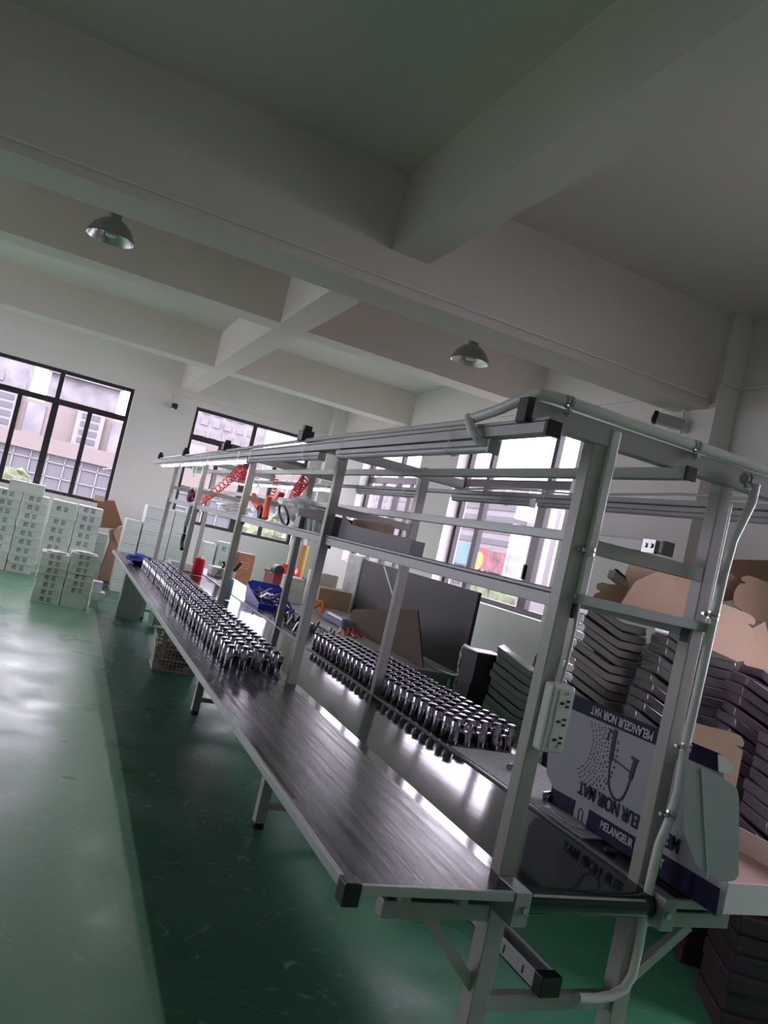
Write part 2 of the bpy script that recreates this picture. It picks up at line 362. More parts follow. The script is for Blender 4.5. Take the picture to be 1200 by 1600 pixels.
# glazed podium
pod = far_block('glazed_office_podium', 'office podium with white gridded curtain wall seen through left window', 'y', -25, 22, D, D+12, GZ, 3.6, bwhite)
facade(pod, 'glass_wall', 'y', D, [(-25, 22, GZ+0.5, 2.6)], bglass, 0.15)
facade(pod, 'mullion_grid', 'y', D-0.15, [(-25+i*1.15, -25+i*1.15+0.08, GZ+0.5, 2.6) for i in range(41)] + [(-25, 22, z, z+0.075) for z in [GZ+0.5+1.05*k for k in range(11)]], bmull, 0.12)
facade(pod, 'parapet', 'y', D, [(-25, 22, 2.6, 3.7)], bpinky, 0.5)
tw = far_block('pink_apartment_tower', 'pale pink apartment tower with ladders of square windows, above glazed podium', 'y', -25, 22, D+3, D+12, 3.75, 6.3, bpinky)
rd = []; rw = []; rwin = []
for k in range(8):
    x = -24+k*6.1; rd.append((x+2.6, x+3.9, 3.75, 6.1)); rw.append((x, x+2.0, 3.8, 6.6))
    for j in range(4): rwin.append((x+0.35, x+1.65, 4.0+j*0.62, 4.4+j*0.62))
facade(tw, 'recess_strip', 'y', D+3, rd, bgrey, 0.1); facade(tw, 'window_column', 'y', D+3, rw, bmull, 0.5); facade(tw, 'window', 'y', D+2.5, rwin, bwin, 0.05)
for (a0, a1, z1, dd, lab) in ((-13.5, -5.2, 13.2, 96, 'grey weathered tower block filling the upper pane of the left window'), (-2.8, 4.2, 11.4, 90, 'grey stepped block behind the pink tower in the left window'), (14, 23, 16.2, 100, 'grey high-rise with tight rows of windows in the middle window'), (-32, -19, 14, 105, 'grey block at the far left beyond the pink tower')):
    b = far_block('grey_tower_block', lab, 'y', a0, a1, dd, dd+10, GZ, z1, bgrey)
    facade(b, 'window', 'y', dd, [(a0+0.6+i*1.5, a0+1.5+i*1.5, 8.4+j*1.4, 9.2+j*1.4) for i in range(int((a1-a0-1)/1.5)) for j in range(max(1, int((z1-9)/1.4)))], bwhite, 0.1)
    facade(b, 'roof_cornice', 'y', dd, [(a0-0.3, a1+0.3, z1, z1+0.5)], bgrey, 0.5)
# blocks seen through the right-hand windows
X4 = 40
wb = far_block('white_slab_block', 'white slab block with long horizontal window bands in the right windows', 'x', 62, 96, X4, X4+12, GZ, 9.2, bwhite)
facade(wb, 'window_band', 'x', X4, [(62.5, 95.5, z, z+0.55) for z in [-4+1.15*k for k in range(13)]], bwin, 0.06)
wb2 = far_block('lattice_tower', 'pale tower with dense balcony lattice in the near right window', 'x', 54, 61.5, X4+6, X4+16, GZ, 6.5, bwhite)
facade(wb2, 'window', 'x', X4+6, [(54.4+i*1.0, 55.05+i*1.0, z, z+0.55) for i in range(7) for z in [-5+1.0*k for k in range(14)]], bwin, 0.06)
wb3 = far_block('pale_tower', 'plain pale tower right of the lattice tower', 'x', 98, 128, X4+10, X4+22, GZ, 14, bwhite)
facade(wb3, 'window', 'x', X4+10, [(99+i*2.2, 100.3+i*2.2, z, z+0.8) for i in range(13) for z in [-4+1.6*k for k in range(11)]], bwin, 0.06)
def tree(x, y, z1, r, label):
    t = thing('leafy_tree', label, 'tree', (x, y, GZ)); 
    obj('trunk', MB().tube([(x, y, GZ), (x+0.1, y, z1-r*0.8)], 0.18, 8), kraft2, t)
    mb = MB()
    for k in range(14):
        a = random.random()*6.28; q = random.random(); mb.blob((x+math.cos(a)*r*0.6*q, y+math.sin(a)*r*0.6*q, z1-r+random.uniform(-0.5, 0.6)*r), r*0.5, 2, 0.4, 2.5, seed=k)
    obj('foliage', mb, foliage, t)
p = at(28, 742, y=40); tree(p.x, 40, p.z+0.1, 1.2, 'pale green tree top showing at the bottom of the left window')
p = at(418, 818, y=32); tree(p.x, 32, p.z+0.2, 1.5, 'pale green tree top at the bottom of the middle window')
p = at(770, 925, x=26); tree(26, p.y, p.z+0.7, 1.9, 'pale green tree top at the bottom of the right window')
# advertising boards on the white block
poster_r = mat('poster_red', (0.19, 0.035, 0.04), 0.6, var=0.3, vscale=0.8); poster_b = mat('poster_blue', (0.06, 0.13, 0.19), 0.6, var=0.2, vscale=0.5)
poster_p = mat('poster_patterned', (0.12, 0.04, 0.05), 0.6, var=0.7, vscale=1.2); poster_y = mat('poster_yellow', (0.22, 0.17, 0.05), 0.6)
def board_legs(t, dx, y0, y1, z0):
    for y in (y0+0.1, y1-0.3): obj('leg', MB().box(dx+0.08, dx+0.25, y, y+0.2, GZ, z0), bmull, t)
def board(px0, px1, py0, py1, m, label, dx=X4-0.6, extra=None):
    a = at(px0, py0, x=dx); b = at(px1, py1, x=dx)
    y0, y1 = sorted((a.y, b.y)); z0, z1 = sorted((a.z, b.z))
    t = thing('advertising_board', label, 'billboard', (dx, (y0+y1)/2, z0), 0)
    obj('poster_panel', MB().box(dx, dx+0.25, y0, y1, z0, z1), m, t)
    obj('board_frame', MB().box(dx+0.05, dx+0.3, y0-0.1, y0, z0-0.1, z1+0.1).box(dx+0.05, dx+0.3, y1, y1+0.1, z0-0.1, z1+0.1).box(dx+0.05, dx+0.3, y0, y1, z1, z1+0.1).box(dx+0.05, dx+0.3, y0, y1, z0-0.1, z0), bmull, t)
    board_legs(t, dx, y0, y1, z0)
    if extra: obj('printed_disc', MB().tube([(dx-0.02, (y0+y1)/2, z0+(z1-z0)*0.35), (dx, (y0+y1)/2, z0+(z1-z0)*0.35)], (y1-y0)*0.32, 20), extra, t)
board(714, 727, 846, 882, poster_b, 'blue advertising board outside the far side of the near right window')
board(741, 756, 853, 890, poster_r, 'red advertising board with yellow disc outside the near right window', extra=poster_y)
board(765, 783, 860, 896, poster_p, 'dark red patterned advertising board right of the red one')

# ------------------------------------------------------------------ the assembly bench
PY = [1.75, 3.80, 5.80, 7.82, 9.85]
XA, XB, PW = 1.27, 1.74, 0.046        # left edges of the two post rows
bench = thing('assembly_bench', 'long grey steel assembly line bench with green belt, side tops and overhead rack', 'workbench', (1.5, 1.75, 0))
def bo(name, mb, m, bev=0, label=None, sm=False, par=None):
    o = obj(name, mb, m, None, smooth=sm, bevel=bev, label=label)
    p = par or bench
    o.parent = p
    off = bench.location if p is bench else Vector((0, 0, 0))
    if p is bench: o.data.transform(Matrix.Translation(-off))
    else: o.data.transform(Matrix.Translation(-bench.location))
    return o
yE = 9.93
bo('side_top', MB().box(0.812, 1.262, 1.668, yE, 0.726, 0.74), topm, label='left side top in dark streaked mat')
bo('side_top', MB().box(1.764, 2.148, 1.668, yE, 0.726, 0.74), topm, label='right side top in dark mat')
bo('edge_trim', MB().box(0.800, 0.812, 1.70, yE, 0.714, 0.742).box(0.84, 1.262, 1.655, 1.668, 0.717, 0.741).box(0.800, 1.262, yE, yE+0.012, 0.714, 0.742), alum, 0.002)
bo('edge_trim', MB().box(2.148, 2.16, 1.66, yE, 0.714, 0.742).box(1.80, 2.148, 1.655, 1.668, 0.717, 0.741), alum, 0.002)
bo('corner_cap', MB().box(0.796, 0.84, 1.651, 1.70, 0.69, 0.745), blackp, 0.004)
# belt: top run, roller end, return run
seg = [(1.71+0.035*math.sin(a)*-1, 0.700+0.035*math.cos(a)) for a in [PI*k/10 for k in range(11)]]
mb = MB(); prof = [(yE-0.05, 0.735)] + seg + [(yE-0.05, 0.665)]
L_ = [mb.bm.verts.new((1.316, y, z)) for y, z in prof]; R_ = [mb.bm.verts.new((1.740, y, z)) for y, z in prof]
for i in range(len(prof)-1): mb.bm.faces.new((L_[i], R_[i], R_[i+1], L_[i+1]))
bo('conveyor_belt', mb, beltm, sm=True, label='glossy dark green belt')
bo('end_roller', MB().cyl((1.30, 1.71, 0.70), (1.755, 1.71, 0.70), 0.033, 20), darksteel, sm=True)
bo('belt_edge_strip', MB().box(1.742, 1.762, 1.70, yE, 0.722, 0.7435), mat('rail_dark_grey', (0.14, 0.15, 0.15), 0.35), 0.002)
bo('belt_edge_strip', MB().box(1.2635, 1.316, 1.70, yE, 0.722, 0.7385), beltm)
bo('belt_end_rod', MB().cyl((1.33, 1.672, 0.728), (1.70, 1.672, 0.728), 0.004, 8), alum)
bo('frame_rail', MB().box(1.268, 1.30, 1.79, yE, 0.655, 0.715).box(1.755, 1.79, 1.79, yE, 0.655, 0.715), alum2, 0.002)
bo('frame_rail', MB().box(0.985, 1.012, 1.72, yE, 0.668, 0.70).box(1.15, 1.175, 1.72, yE, 0.668, 0.70).box(2.02, 2.047, 1.72, yE, 0.668, 0.70), alum2, 0.002)
for i, y in enumerate(PY):
    for x in (XA, XB):
        mb = MB().box(x, x+PW, y, y+PW, 0.70, 1.965); bo('post', mb, rackm, 0.003)
        lg = bo('leg', MB().box(x-0.004, x+0.050, y-0.006, y+0.05, 0.028, 0.70), rackm, 0.003)
        bo('foot', MB().cyl((x+0.023, y+0.022, 0.0), (x+0.023, y+0.022, 0.03), 0.032, 14), blackp, par=lg)
        yg = y-0.098 if i == 0 else y-0.018
        bo('gusset_plate', MB().box(x-0.006 if x == XA else x+0.012, x+PW-0.004 if x == XA else x+PW+0.012, yg, y-0.007, 0.655, 0.7425), alum2, 0.002)
        bo('bolt', MB().cyl((x+0.026, yg-0.009, 0.700), (x+0.026, yg, 0.700), 0.010, 6), galv)
    # arms carrying the side tops, with diagonal struts
    bo('support_arm', MB().box(0.955, XA-0.004, y+0.0, y+0.04, 0.618, 0.662), rackm, 0.003)
    bo('support_arm', MB().box(XB+0.05, 2.12, y+0.0, y+0.04, 0.618, 0.662), rackm, 0.003)
    bo('arm_end_cap', MB().box(0.968, 1.008, y+0.005, y+0.035, 0.662, 0.70), blackp, 0.001)
    bo('diagonal_strut', MB().bar((1.10, y+0.02, 0.617), (XA+0.005, y+0.02, 0.44), 0.03, 0.014, (0, 1, 0)), rackm)
    bo('diagonal_strut', MB().bar((1.98, y+0.02, 0.617), (XB+0.045, y+0.02, 0.45), 0.03, 0.022, (0, 1, 0)), rackm)
    bo('lower_crossbar', MB().box(XA+0.05, XB-0.004, y+0.005, y+0.035, 0.378, 0.422), rackm, 0.003)
    bo('foot_crossbar', MB().box(XA+0.05, XB-0.004, y+0.008, y+0.032, 0.095, 0.125), rackm, 0.003)
    # overhead cross members
    bo('top_crossbar', MB().box(1.062, 2.01, y-0.006, y+0.036, 1.905, 1.965) if i == 0 else MB().box(1.09, 1.99, y-0.001, y+0.036, 1.905, 1.955), rackm, 0.003)
    if i == 0: bo('bar_end_cap', MB().box(1.040, 1.064, y-0.009, y+0.039, 1.902, 1.968), blackp, 0.003)
    bo('middle_crossbar', MB().box(XA+PW, XB, y+0.002, y+0.032, 1.615, 1.655), rackm, 0.002)
    for bx in (XA+PW, XB-0.012): bo('shelf_bracket', MB().box(bx, bx+0.012, y-0.004, y+0.03, 1.435, 1.475), blackp, 0.001)
bo('shelf_rail', MB().box(1.290, 1.312, 1.80, yE-0.03, 1.452, 1.488).box(1.290, 1.335, 1.80, yE-0.03, 1.490, 1.500), alum2, 0.002)
bo('shelf_rail', MB().box(1.752, 1.775, 1.80, yE-0.03, 1.452, 1.500), alum2, 0.002)
bo('shelf_front_bar', MB().box(1.318, 1.800, 1.715, 1.748, 1.476, 1.503), alum, 0.002)
bo('shelf_panel', MB().box(1.336, 1.750, 1.80, yE-0.03, 1.488, 1.496), mat('shelf_grey', (0.24, 0.25, 0.26), 0.5))
# rails running the length of the bench
rl = bo('overhead_rail', MB().box(1.515, 1.545, 1.66, yE, 1.868, 1.900), alum, 0.002)
bo('rail_end_cap', MB().box(1.512, 1.548, 1.652, 1.662, 1.865, 1.903), blackp, 0.001, par=rl)
rl = bo('overhead_rail', MB().box(1.51, 1.54, 1.68, yE, 1.658, 1.690), alum, 0.002)
bo('rail_end_cap', MB().box(1.507, 1.543, 1.672, 1.682, 1.655, 1.693), blackp, 0.001, par=rl)
bo('rail_clip', MB().box(1.500, 1.512, 1.70, 1.75, 1.655, 1.692).cyl((1.495, 1.715, 1.675), (1.502, 1.715, 1.675), 0.007, 10).cyl((1.495, 1.737, 1.675), (1.502, 1.737, 1.675), 0.007, 10), galv)
rl = bo('light_rail', MB().box(1.055, 1.095, 1.66, 10.25, 1.872, 1.902).box(1.06, 1.09, 1.66, 10.25, 1.905, 1.915), alum2, 0.002, label='left channel rail carrying the tube lights')
bo('rail_end_cap', MB().box(1.052, 1.098, 1.648, 1.664, 1.866, 1.906), blackp, 0.002, par=rl)
bo('light_rail', MB().box(2.002, 2.038, 1.66, 10.25, 1.885, 1.905), alum2, 0.002, label='right channel rail carrying the tube lights')
for y in (3.80, 5.80, 7.82, 9.85): bo('rail_clamp', MB().box(1.045, 1.105, y-0.02, y+0.07, 1.93, 1.985).box(1.055, 1.095, y+0.0, y+0.04, 1.975, 2.01), darksteel, 0.003)
# cable tray under the belt
bo('cable_tray', MB().box(1.475, 1.481, 1.78, 9.6, 0.422, 0.475).box(1.535, 1.541, 1.78, 9.6, 0.422, 0.475).box(1.475, 1.541, 1.78, 9.6, 0.422, 0.428).box(1.481, 1.535, 1.80, 9.6, 0.46, 0.466), alum, 0.001)
bo('tray_end_cap', MB().box(1.474, 1.542, 1.742, 1.782, 0.420, 0.476), blackp, 0.003)
for y in (1.83, 1.93): bo('tray_slot', MB().box(1.4735, 1.4748, y, y+0.006, 0.436, 0.458), blackp)
bo('post_trunking', MB().box(XA+PW, XA+PW+0.032, 1.740, 1.768, 1.50, 1.955), conduitm, 0.006, label='white trunking on the near left post')
bo('post_trunking', MB().box(XB+PW, XB+PW+0.012, 1.752, 1.776, 1.46, 1.86), conduitm, 0.004, label='pale trunking on the near right post')

# tube lights wired under the rails
def tube_light(x, y0, y1, label, on, z=1.855):
    t = thing('tube_light', label, 'light', (x, (y0+y1)/2, z), 0, 'tube lights wired under the overhead rails')
    obj('housing', MB().box(x-0.018, x+0.018, y0, y1, z-0.006, z+0.012), alum2, t, bevel=0.002)
    obj('tube', MB().cyl((x, y0+0.01, z-0.012), (x, y1-0.01, z-0.012), 0.013, 12), led_on if on else ledoff, t, smooth=True)
    for y in (y0+0.22, y1-0.08):
        mb = MB()
        for q in (0, 0.018): mb.tube([(x-0.028, y+q, z+0.05), (x-0.03, y+q+0.004, z-0.02), (x, y+q, z-0.03), (x+0.03, y+q, z-0.01), (x+0.028, y+q, z+0.055)], 0.0012, 5)
        obj('tie_wire', mb, galv, t)
    obj('end_cap', MB().box(x-0.019, x+0.019, y0-0.006, y0+0.002, z-0.028, z+0.013), whitep if on else alum2, t, bevel=0.002)
LL = [(1.93, 3.24, 'unlit tube light under the left rail nearest the camera', 0), (3.48, 4.93, 'unlit tube light under the left rail, second from the camera', 0),
      (4.97, 6.40, 'lit tube light under the left rail, third from the camera', 1), (6.46, 7.90, 'lit tube light under the left rail, fourth from the camera', 1), (8.0, 9.44, 'lit tube light at the far end of the left rail', 1)]
for y0, y1, l, on in LL: tube_light(1.075, y0, y1, l, on)
RL = [(1.80, 3.10, 'unlit tube light under the right rail nearest the camera', 0), (3.15, 3.95, 'short unlit tube light under the right rail behind the first', 0), (4.35, 5.48, 'unlit tube light under the right rail before the far windows', 0),
      (5.9, 6.62, 'lit tube light under the right rail seen beside the second post', 1), (7.1, 8.5, 'lit tube light under the right rail behind the coiled hoses', 1), (8.6, 10.1, 'lit tube light at the far end of the right rail', 1)]
for y0, y1, l, on in RL: tube_light(2.02, y0, y1, l, on, 1.868)

# power conduit
yp = 1.71
P = [at(px, py, y=(yp if px > 1000 else 1.728)) for px, py in ((903, 1559), (930, 1560), (955, 1556), (975, 1545), (988, 1523), (998, 1480), (1008, 1420), (1018, 1370), (1030, 1320), (1048, 1275), (1060, 1235), (1070, 1170), (1090, 1080), (1113, 975), (1130, 900), (1145, 845), (1160, 815), (1175, 785), (1181, 757))]
cond = tag(obj('power_conduit', MB().tube(P, 0.0135, 12), conduitm, smooth=True, loc=(P[0].x, P[0].y, P[0].z)), 'white plastic conduit snaking up the near right post of the bench rack', 'pipe')
P2 = [(2.02, 1.735, 1.982), (1.86, 1.735, 1.982), (1.6, 1.737, 1.982), (1.3, 1.737, 1.983), (1.12, 1.74, 1.985), (1.075, 1.75, 1.982), (1.052, 1.80, 1.965), (1.05, 1.9, 1.945), (1.052, 2.05, 1.93)]
tag(obj('power_conduit', MB().tube(P2, 0.0155, 12), conduitm, smooth=True, loc=P2[0]), 'white plastic conduit lying along the near top crossbar', 'pipe')
P3 = [(1.050, 2.07, 1.935), (1.035, 2.03, 1.915), (1.03, 1.99, 1.885), (1.045, 1.965, 1.86), (1.07, 1.955, 1.855)]
tag(obj('hose_end', MB().tube(P3, 0.013, 12).cyl((1.035, 1.96, 1.862), (1.03, 1.95, 1.862), 0.006), conduitm, smooth=True, loc=P3[0]), 'short bent conduit piece entering the nearest left tube light', 'pipe')
tag(obj('rail_cable', MB().tube([(1.075, 2.08, 1.93), (1.073, 4, 1.935), (1.075, 6, 1.932), (1.075, 8, 1.936), (1.075, 10.1, 1.932)], 0.010, 8), conduitm, smooth=True, loc=(1.075, 2.08, 1.93)), 'thin pale cable duct along the top of the left light rail', 'cable duct')
tag(obj('lamp_cable', MB().tube([(2.02, 1.70, 1.915), (2.02, 2.2, 1.93), (2.02, 2.8, 1.912), (2.02, 3.4, 1.925), (2.02, 3.95, 1.91)], 0.005, 6), whitep, smooth=True, loc=(2.02, 1.7, 1.915)), 'thin white cable sagging along the right light rail', 'cable')
def clamp(p, ax, label, r=0.0175, w=0.012):
    t = thing('pipe_clamp', label, 'clamp', p, 0, 'steel clamps on the conduit')
    a = Vector(ax).normalized(); p = Vector(p)
    n = a.orthogonal().normalized()
    obj('clamp_band', MB().cyl(p-a*w*0.9, p-a*w*0.25, r, 16).cyl(p+a*w*0.25, p+a*w*0.9, r, 16), galv, t, smooth=True)
    e = Vector((-1, 0, 0)) if abs(a.z) > 0.5 else Vector((0, -0.2, -1)).normalized()
    obj('clamp_ear', MB().bar(p+e*r*0.8, p+e*(r+0.022), 0.012, 0.010, a), galv, t, bevel=0.001)
    obj('screw', MB().cyl(p+e*(r+0.012)+Vector((0, -0.014, 0)), p+e*(r+0.012)+Vector((0, 0.004, 0)), 0.006, 8), galv, t)
for (px, py), l, ax in (((1072, 1167), 'steel clamp on the conduit beside the printed carton', (0.05, 0, 1)), ((1048, 1273), 'steel clamp on the conduit below the carton flap', (0.15, 0, 1)), ((1016, 1422), 'lowest steel clamp on the conduit at the bench corner', (0.05, 0, 1)), ((1114, 962), 'steel clamp on the conduit just above the shelf bar', (0.05, 0, 1)), ((1167, 748), 'steel clamp at the upper right bend of the conduit', (1, 0, 0.1))):
    clamp(at(px, py, y=yp), ax, l)
clamp((1.155, 1.737, 1.984), (1, 0, 0), 'left steel clamp on the conduit along the top crossbar'); clamp((1.60, 1.737, 1.982), (1, 0, 0), 'middle steel clamp on the conduit along the top crossbar')
clamp((1.33, 1.750, 1.62), (0, 0, 1), 'steel clamp on the trunking of the near left post')

# power strip on the near left post
ps = thing('power_strip', 'white three-gang power strip fixed upright to the near left post', 'power strip', (1.315, 1.735, 1.08))
obj('housing', MB().box(1.278, 1.352, 1.706, 1.748, 1.082, 1.262), whitep, ps, bevel=0.008)
obj('face_plate', MB().box(1.300, 1.348, 1.7035, 1.708, 1.095, 1.250), whitep, ps, bevel=0.001)
for k in range(3):
    z = 1.215-k*0.048; mb = MB()
    mb.box(1.327, 1.337, 1.7015, 1.7045, z+0.004, z+0.010).box(1.327, 1.337, 1.7015, 1.7045, z-0.010, z-0.004).cyl((1.313, 1.7015, z), (1.313, 1.7045, z), 0.0042, 10).box(1.313, 1.322, 1.7015, 1.7045, z-0.0015, z+0.0015)
    obj('socket', mb, blackp, ps)
obj('screw', MB().cyl((1.325, 1.7015, 1.242), (1.325, 1.704, 1.242), 0.004, 10).cyl((1.325, 1.7015, 1.103), (1.325, 1.704, 1.103), 0.004, 10), galv, ps)
tag(obj('power_cable', MB().tube([(1.325, 1.74, 1.262), (1.330, 1.742, 1.30), (1.338, 1.75, 1.40), (1.336, 1.756, 1.505)], 0.005, 8), whitep, smooth=True, loc=(1.325, 1.74, 1.262)), 'white cable rising from the power strip to the post trunking', 'cable')

# ------------------------------------------------------------------ chrome faucet bodies
def make_body(label, cat, group):
    t = thing('faucet_body', label, cat, (0, 0, 0), 0, group)
    mb = MB().lathe([(0.0185, 0), (0.0195, 0.003), (0.0195, 0.089), (0.0178, 0.093), (0.0178, 0.098), (0.0192, 0.100), (0.0192, 0.107), (0.0165, 0.109)], n=18)
    obj('barrel', mb, chrome, t, smooth=True)
    obj('bore', MB().cyl((0, 0, 0.1085), (0, 0, 0.1098), 0.0115, 14), chromed, t)
    mb = MB().tube([(0.010, 0.0, 0.056), (0.026, -0.004, 0.062), (0.042, -0.006, 0.056), (0.048, -0.006, 0.040), (0.050, -0.006, 0.0)], 0.010, 10, rs=[0.015, 0.013, 0.013, 0.010, 0.009])
    obj('arm', mb, chrome, t, smooth=True)
    obj('valve_stub', MB().box(0.022, 0.043, -0.020, 0.000, 0.068, 0.088), chrome, t, bevel=0.003)
    return t
proto = make_body('chrome faucet body standing among identical ones on the left side top', 'faucet body', 'chrome faucet bodies in rows on the left side top')
first = True
def place_body(x, y, rz, label, group, simple):
    global first
    if first: o = proto; first = False
    else: o = copy_tree(proto)
    o.location = (x, y, 0.7405); o.scale = (1.13, 1.13, 1.04 if x > 1.7 else 1.08); o.rotation_euler = (0, 0, rz); o['label'] = label; o['group'] = group
    return o
GL = 'chrome faucet bodies in rows on the left side top'; GR = 'chrome faucet bodies in rows on the right side top'
for i in range(42):
    y = 3.93+i*0.104
    for j in range(4):
        x = 0.985+j*0.080+random.uniform(-0.006, 0.006)
        yy = y+random.uniform(-0.012, 0.012)+(0.03 if j % 2 else 0)
        if abs(yy-PY[1]) < 0.04: yy += 0.05
        place_body(x, yy, random.uniform(0.7, 1.3), 'chrome faucet body standing in the rows on the left side top', GL, i > 14)
for i in range(26):
    y = 3.02+i*0.079
    for j in range(5):
        if j == 4 and i > 20: continue
        x = 1.800+j*0.074+random.uniform(-0.003, 0.003)
        place_body(x, y+random.uniform(-0.006, 0.006)+0.004*j, random.uniform(-0.1, 0.3) if j < 4 else 2.9, 'chrome faucet body standing in the rows on the right side top', GR, i > 10)
tag(obj('foam_sheet', MB().box(1.768, 2.145, 2.05, 2.965, 0.7405, 0.744), foamm, bevel=0.001, loc=(1.95, 2.5, 0.742)), 'speckled grey foam sheet on the right side top before the chrome rows', 'foam sheet')
v = thing('valve_cartridge', 'small chrome valve cartridge lying on the foam sheet', 'valve', (1.90, 2.70, 0.7456), 0.6)
obj('knurled_cap', MB().cyl((-0.012, 0, 0.013), (0.012, 0, 0.013), 0.013, 14), chromed, v, world=False, smooth=True)
obj('stem', MB().cyl((0.018, 0, 0.006), (0.055, -0.006, 0.006), 0.003, 8), galv, v, world=False)
v = thing('valve_cartridge', 'crumpled chrome fitting on the foam sheet behind the near left post', 'valve', (1.845, 2.36, 0.7456), 0.6)
obj('fitting', MB().blob((0, 0, 0.018), 0.018, 2, 0.5, 4), chromed, v, world=False)
obj('stem', MB().cyl((0.01, 0, 0.006), (0.04, -0.01, 0.006), 0.005, 8), galv, v, world=False)

# ------------------------------------------------------------------ printed display carton
pc = thing('printed_carton', 'upside-down open white and navy carton printed MELANGEUR NOIR MAT, standing on the right side top', 'carton', (1.86, 2.1, 0.742))
X0 = 1.852
obj('front_panel', MB().prism([(X0, 1.575, 0.744), (X0, 2.345, 0.742), (X0, 2.345, 0.80), (X0, 2.405, 0.835), (X0, 2.42, 0.90), (X0, 2.385, 1.142), (X0, 1.66, 1.151), (X0, 1.64, 1.10), (X0, 1.58, 0.82)], (1, 0, 0), 0.004), printw, pc)
xo = X0-0.0015
obj('top_band', MB().prism([(xo, 1.656, 1.103), (xo, 2.392, 1.090), (xo, 2.386, 1.143), (xo, 1.669, 1.153)], (1, 0, 0), 0.0012), navy, pc)
obj('bottom_band', MB().prism([(xo, 1.571, 0.7445), (xo, 2.140, 0.7425), (xo, 2.140, 0.806), (xo, 1.575, 0.815)], (1, 0, 0), 0.0012).prism([(xo, 2.215, 0.7425), (xo, 2.345, 0.7425), (xo, 2.345, 0.80), (xo, 2.215, 0.806)], (1, 0, 0), 0.0012), navy, pc)
o_ = pc.location
def ptxt(body, size, m, y, z, xs=1.0, flip=True):
    # upside-down writing on the face that looks towards -x (unflipped reading direction would be -y)
    ax = Vector((0, 1, 0)) if flip else Vector((0, -1, 0)); ay = Vector((0, 0, -1)) if flip else Vector((0, 0, 1))
    M = mat_axes(Vector((X0-0.0032, y, z))-o_, ax, ay, Vector((-1, 0, 0)))
    return text_mesh('printed_text', body, size, m, M, pc, 0.0005, fit=xs, offset=0.0009)
ptxt('MELANGEUR NOIR MAT', 0.040, printink, 2.079, 1.121, 0.307)
ptxt('MELANGEUR NOIR MAT', 0.062, navy, 1.975, 0.858, 0.475)
ptxt('MELANGEUR NOIR MAT', 0.036, printink, 1.925, 0.784, 0.29, flip=False)
mb = MB()   # printed pull-down tap outline (upside down)
yz = lambda y, z: (xo, y, z)
mb.tube(smooth_path([yz(2.095, 1.092), yz(2.092, 1.02), yz(2.088, 0.97), yz(2.075, 0.915), yz(2.045, 0.885), yz(2.01, 0.888), yz(1.99, 0.93), yz(1.985, 0.99)]), 0.0042, 6)
mb.tube([yz(2.095, 1.09), yz(2.09, 0.99)], 0.010, 6).tube([yz(2.09, 1.0), yz(1.99, 0.985)], 0.003, 6).tube([yz(1.985, 0.965), yz(1.978, 1.03)], 0.010, 6).tube([yz(2.0, 1.03), yz(1.965, 1.028)], 0.005, 6).tube([yz(2.095, 1.07), yz(2.12, 1.085), yz(2.125, 1.045)], 0.005, 6)
for v_ in mb.bm.verts: v_.co.x = xo+(v_.co.x-xo)*0.12
obj('printed_tap', mb, ink, pc); mb = MB()
mb.tube([yz(2.185, 0.755), yz(2.19, 0.782), yz(2.18, 0.793), yz(2.168, 0.785), yz(2.165, 0.750)], 0.0025, 6)
for v_ in mb.bm.verts: v_.co.x = xo+(v_.co.x-xo)*0.12
obj('printed_hook', mb, ink, pc)
mb = MB()
for k in range(230):   # printed spray of dots, in arcs
    row = k % 9; a = -0.95+2.0*((k//9)/26)+random.uniform(-0.03, 0.03); rr = 0.12+row*0.0155+random.uniform(-0.002, 0.002)
    y = 2.31-math.cos(a)*rr; z = 1.0+math.sin(a)*rr*0.95
    if z > 1.085 or z < 0.84 or y > 2.37: continue
    s = 0.0016+0.0028*max(0, (row-3)/6)*random.random()+0.0006; mb.cyl((xo, y, z), (xo+0.0015, y, z), s, 7)
obj('printed_dots', mb, ink, pc)
obj('back_panel', MB().box(1.870, 1.874, 1.66, 2.38, 0.744, 1.135), kraft, pc)
obj('side_panel', MB().box(X0+0.004, 1.870, 2.360, 2.364, 0.744, 1.10), kraft, pc)
def flat(name, pts, n, t, m, par): return obj(name, MB().prism(pts, n, t), m, par)
# near end: navy lower face, white folded tray, flaps
A = at(995, 1374, z=0.745); 
fl = [(1.935, 1.70, 1.105), (2.055, 1.72, 1.055), (2.10, 1.74, 0.80), (2.07, 1.735, 0.775), (1.90, 1.69, 0.865), (1.87, 1.69, 1.09)]
def quad(name, pts, m, par, t=0.003):
    mb = MB(); P_ = [Vector(p) for p in pts]; n = (P_[1]-P_[0]).cross(P_[2]-P_[0]); return obj(name, mb.prism(P_, n, t), m, par)
Y1 = 1.562
F = [at(px, py, y=Y1) for px, py in ((1070, 1186), (1105, 1202), (1143, 1224), (1152, 1232), (1155, 1250), (1154, 1368), (1148, 1376), (1128, 1379), (1090, 1355), (1068, 1300))]
flat('end_flap', F, (0, 1, 0), 0.003, mat('carton_inner_grey', (0.34, 0.40, 0.38), 0.5), pc)
obj('flap_crease', MB().tube([at(1096, 1200, y=Y1-0.002), at(1106, 1372, y=Y1-0.002)], 0.0018, 6), whitep, pc)
F = [at(px, py, y=1.64) for px, py in ((1123, 1179), (1134, 1184), (1146, 1198), (1146, 1206), (1140, 1209), (1124, 1206))]
flat('white_tab_tip', F, (0, 1, 0), 0.004, whitep, pc)
F = [at(px, py, y=1.80) for px, py in ((1040, 1128), (1085, 1129), (1110, 1136), (1140, 1143), (1158, 1150), (1163, 1160), (1161, 1167), (1148, 1164), (1161, 1173), (1150, 1230), (1060, 1190))]
flat('kraft_flap', F, (0, 1, 0), 0.004, kraft, pc)
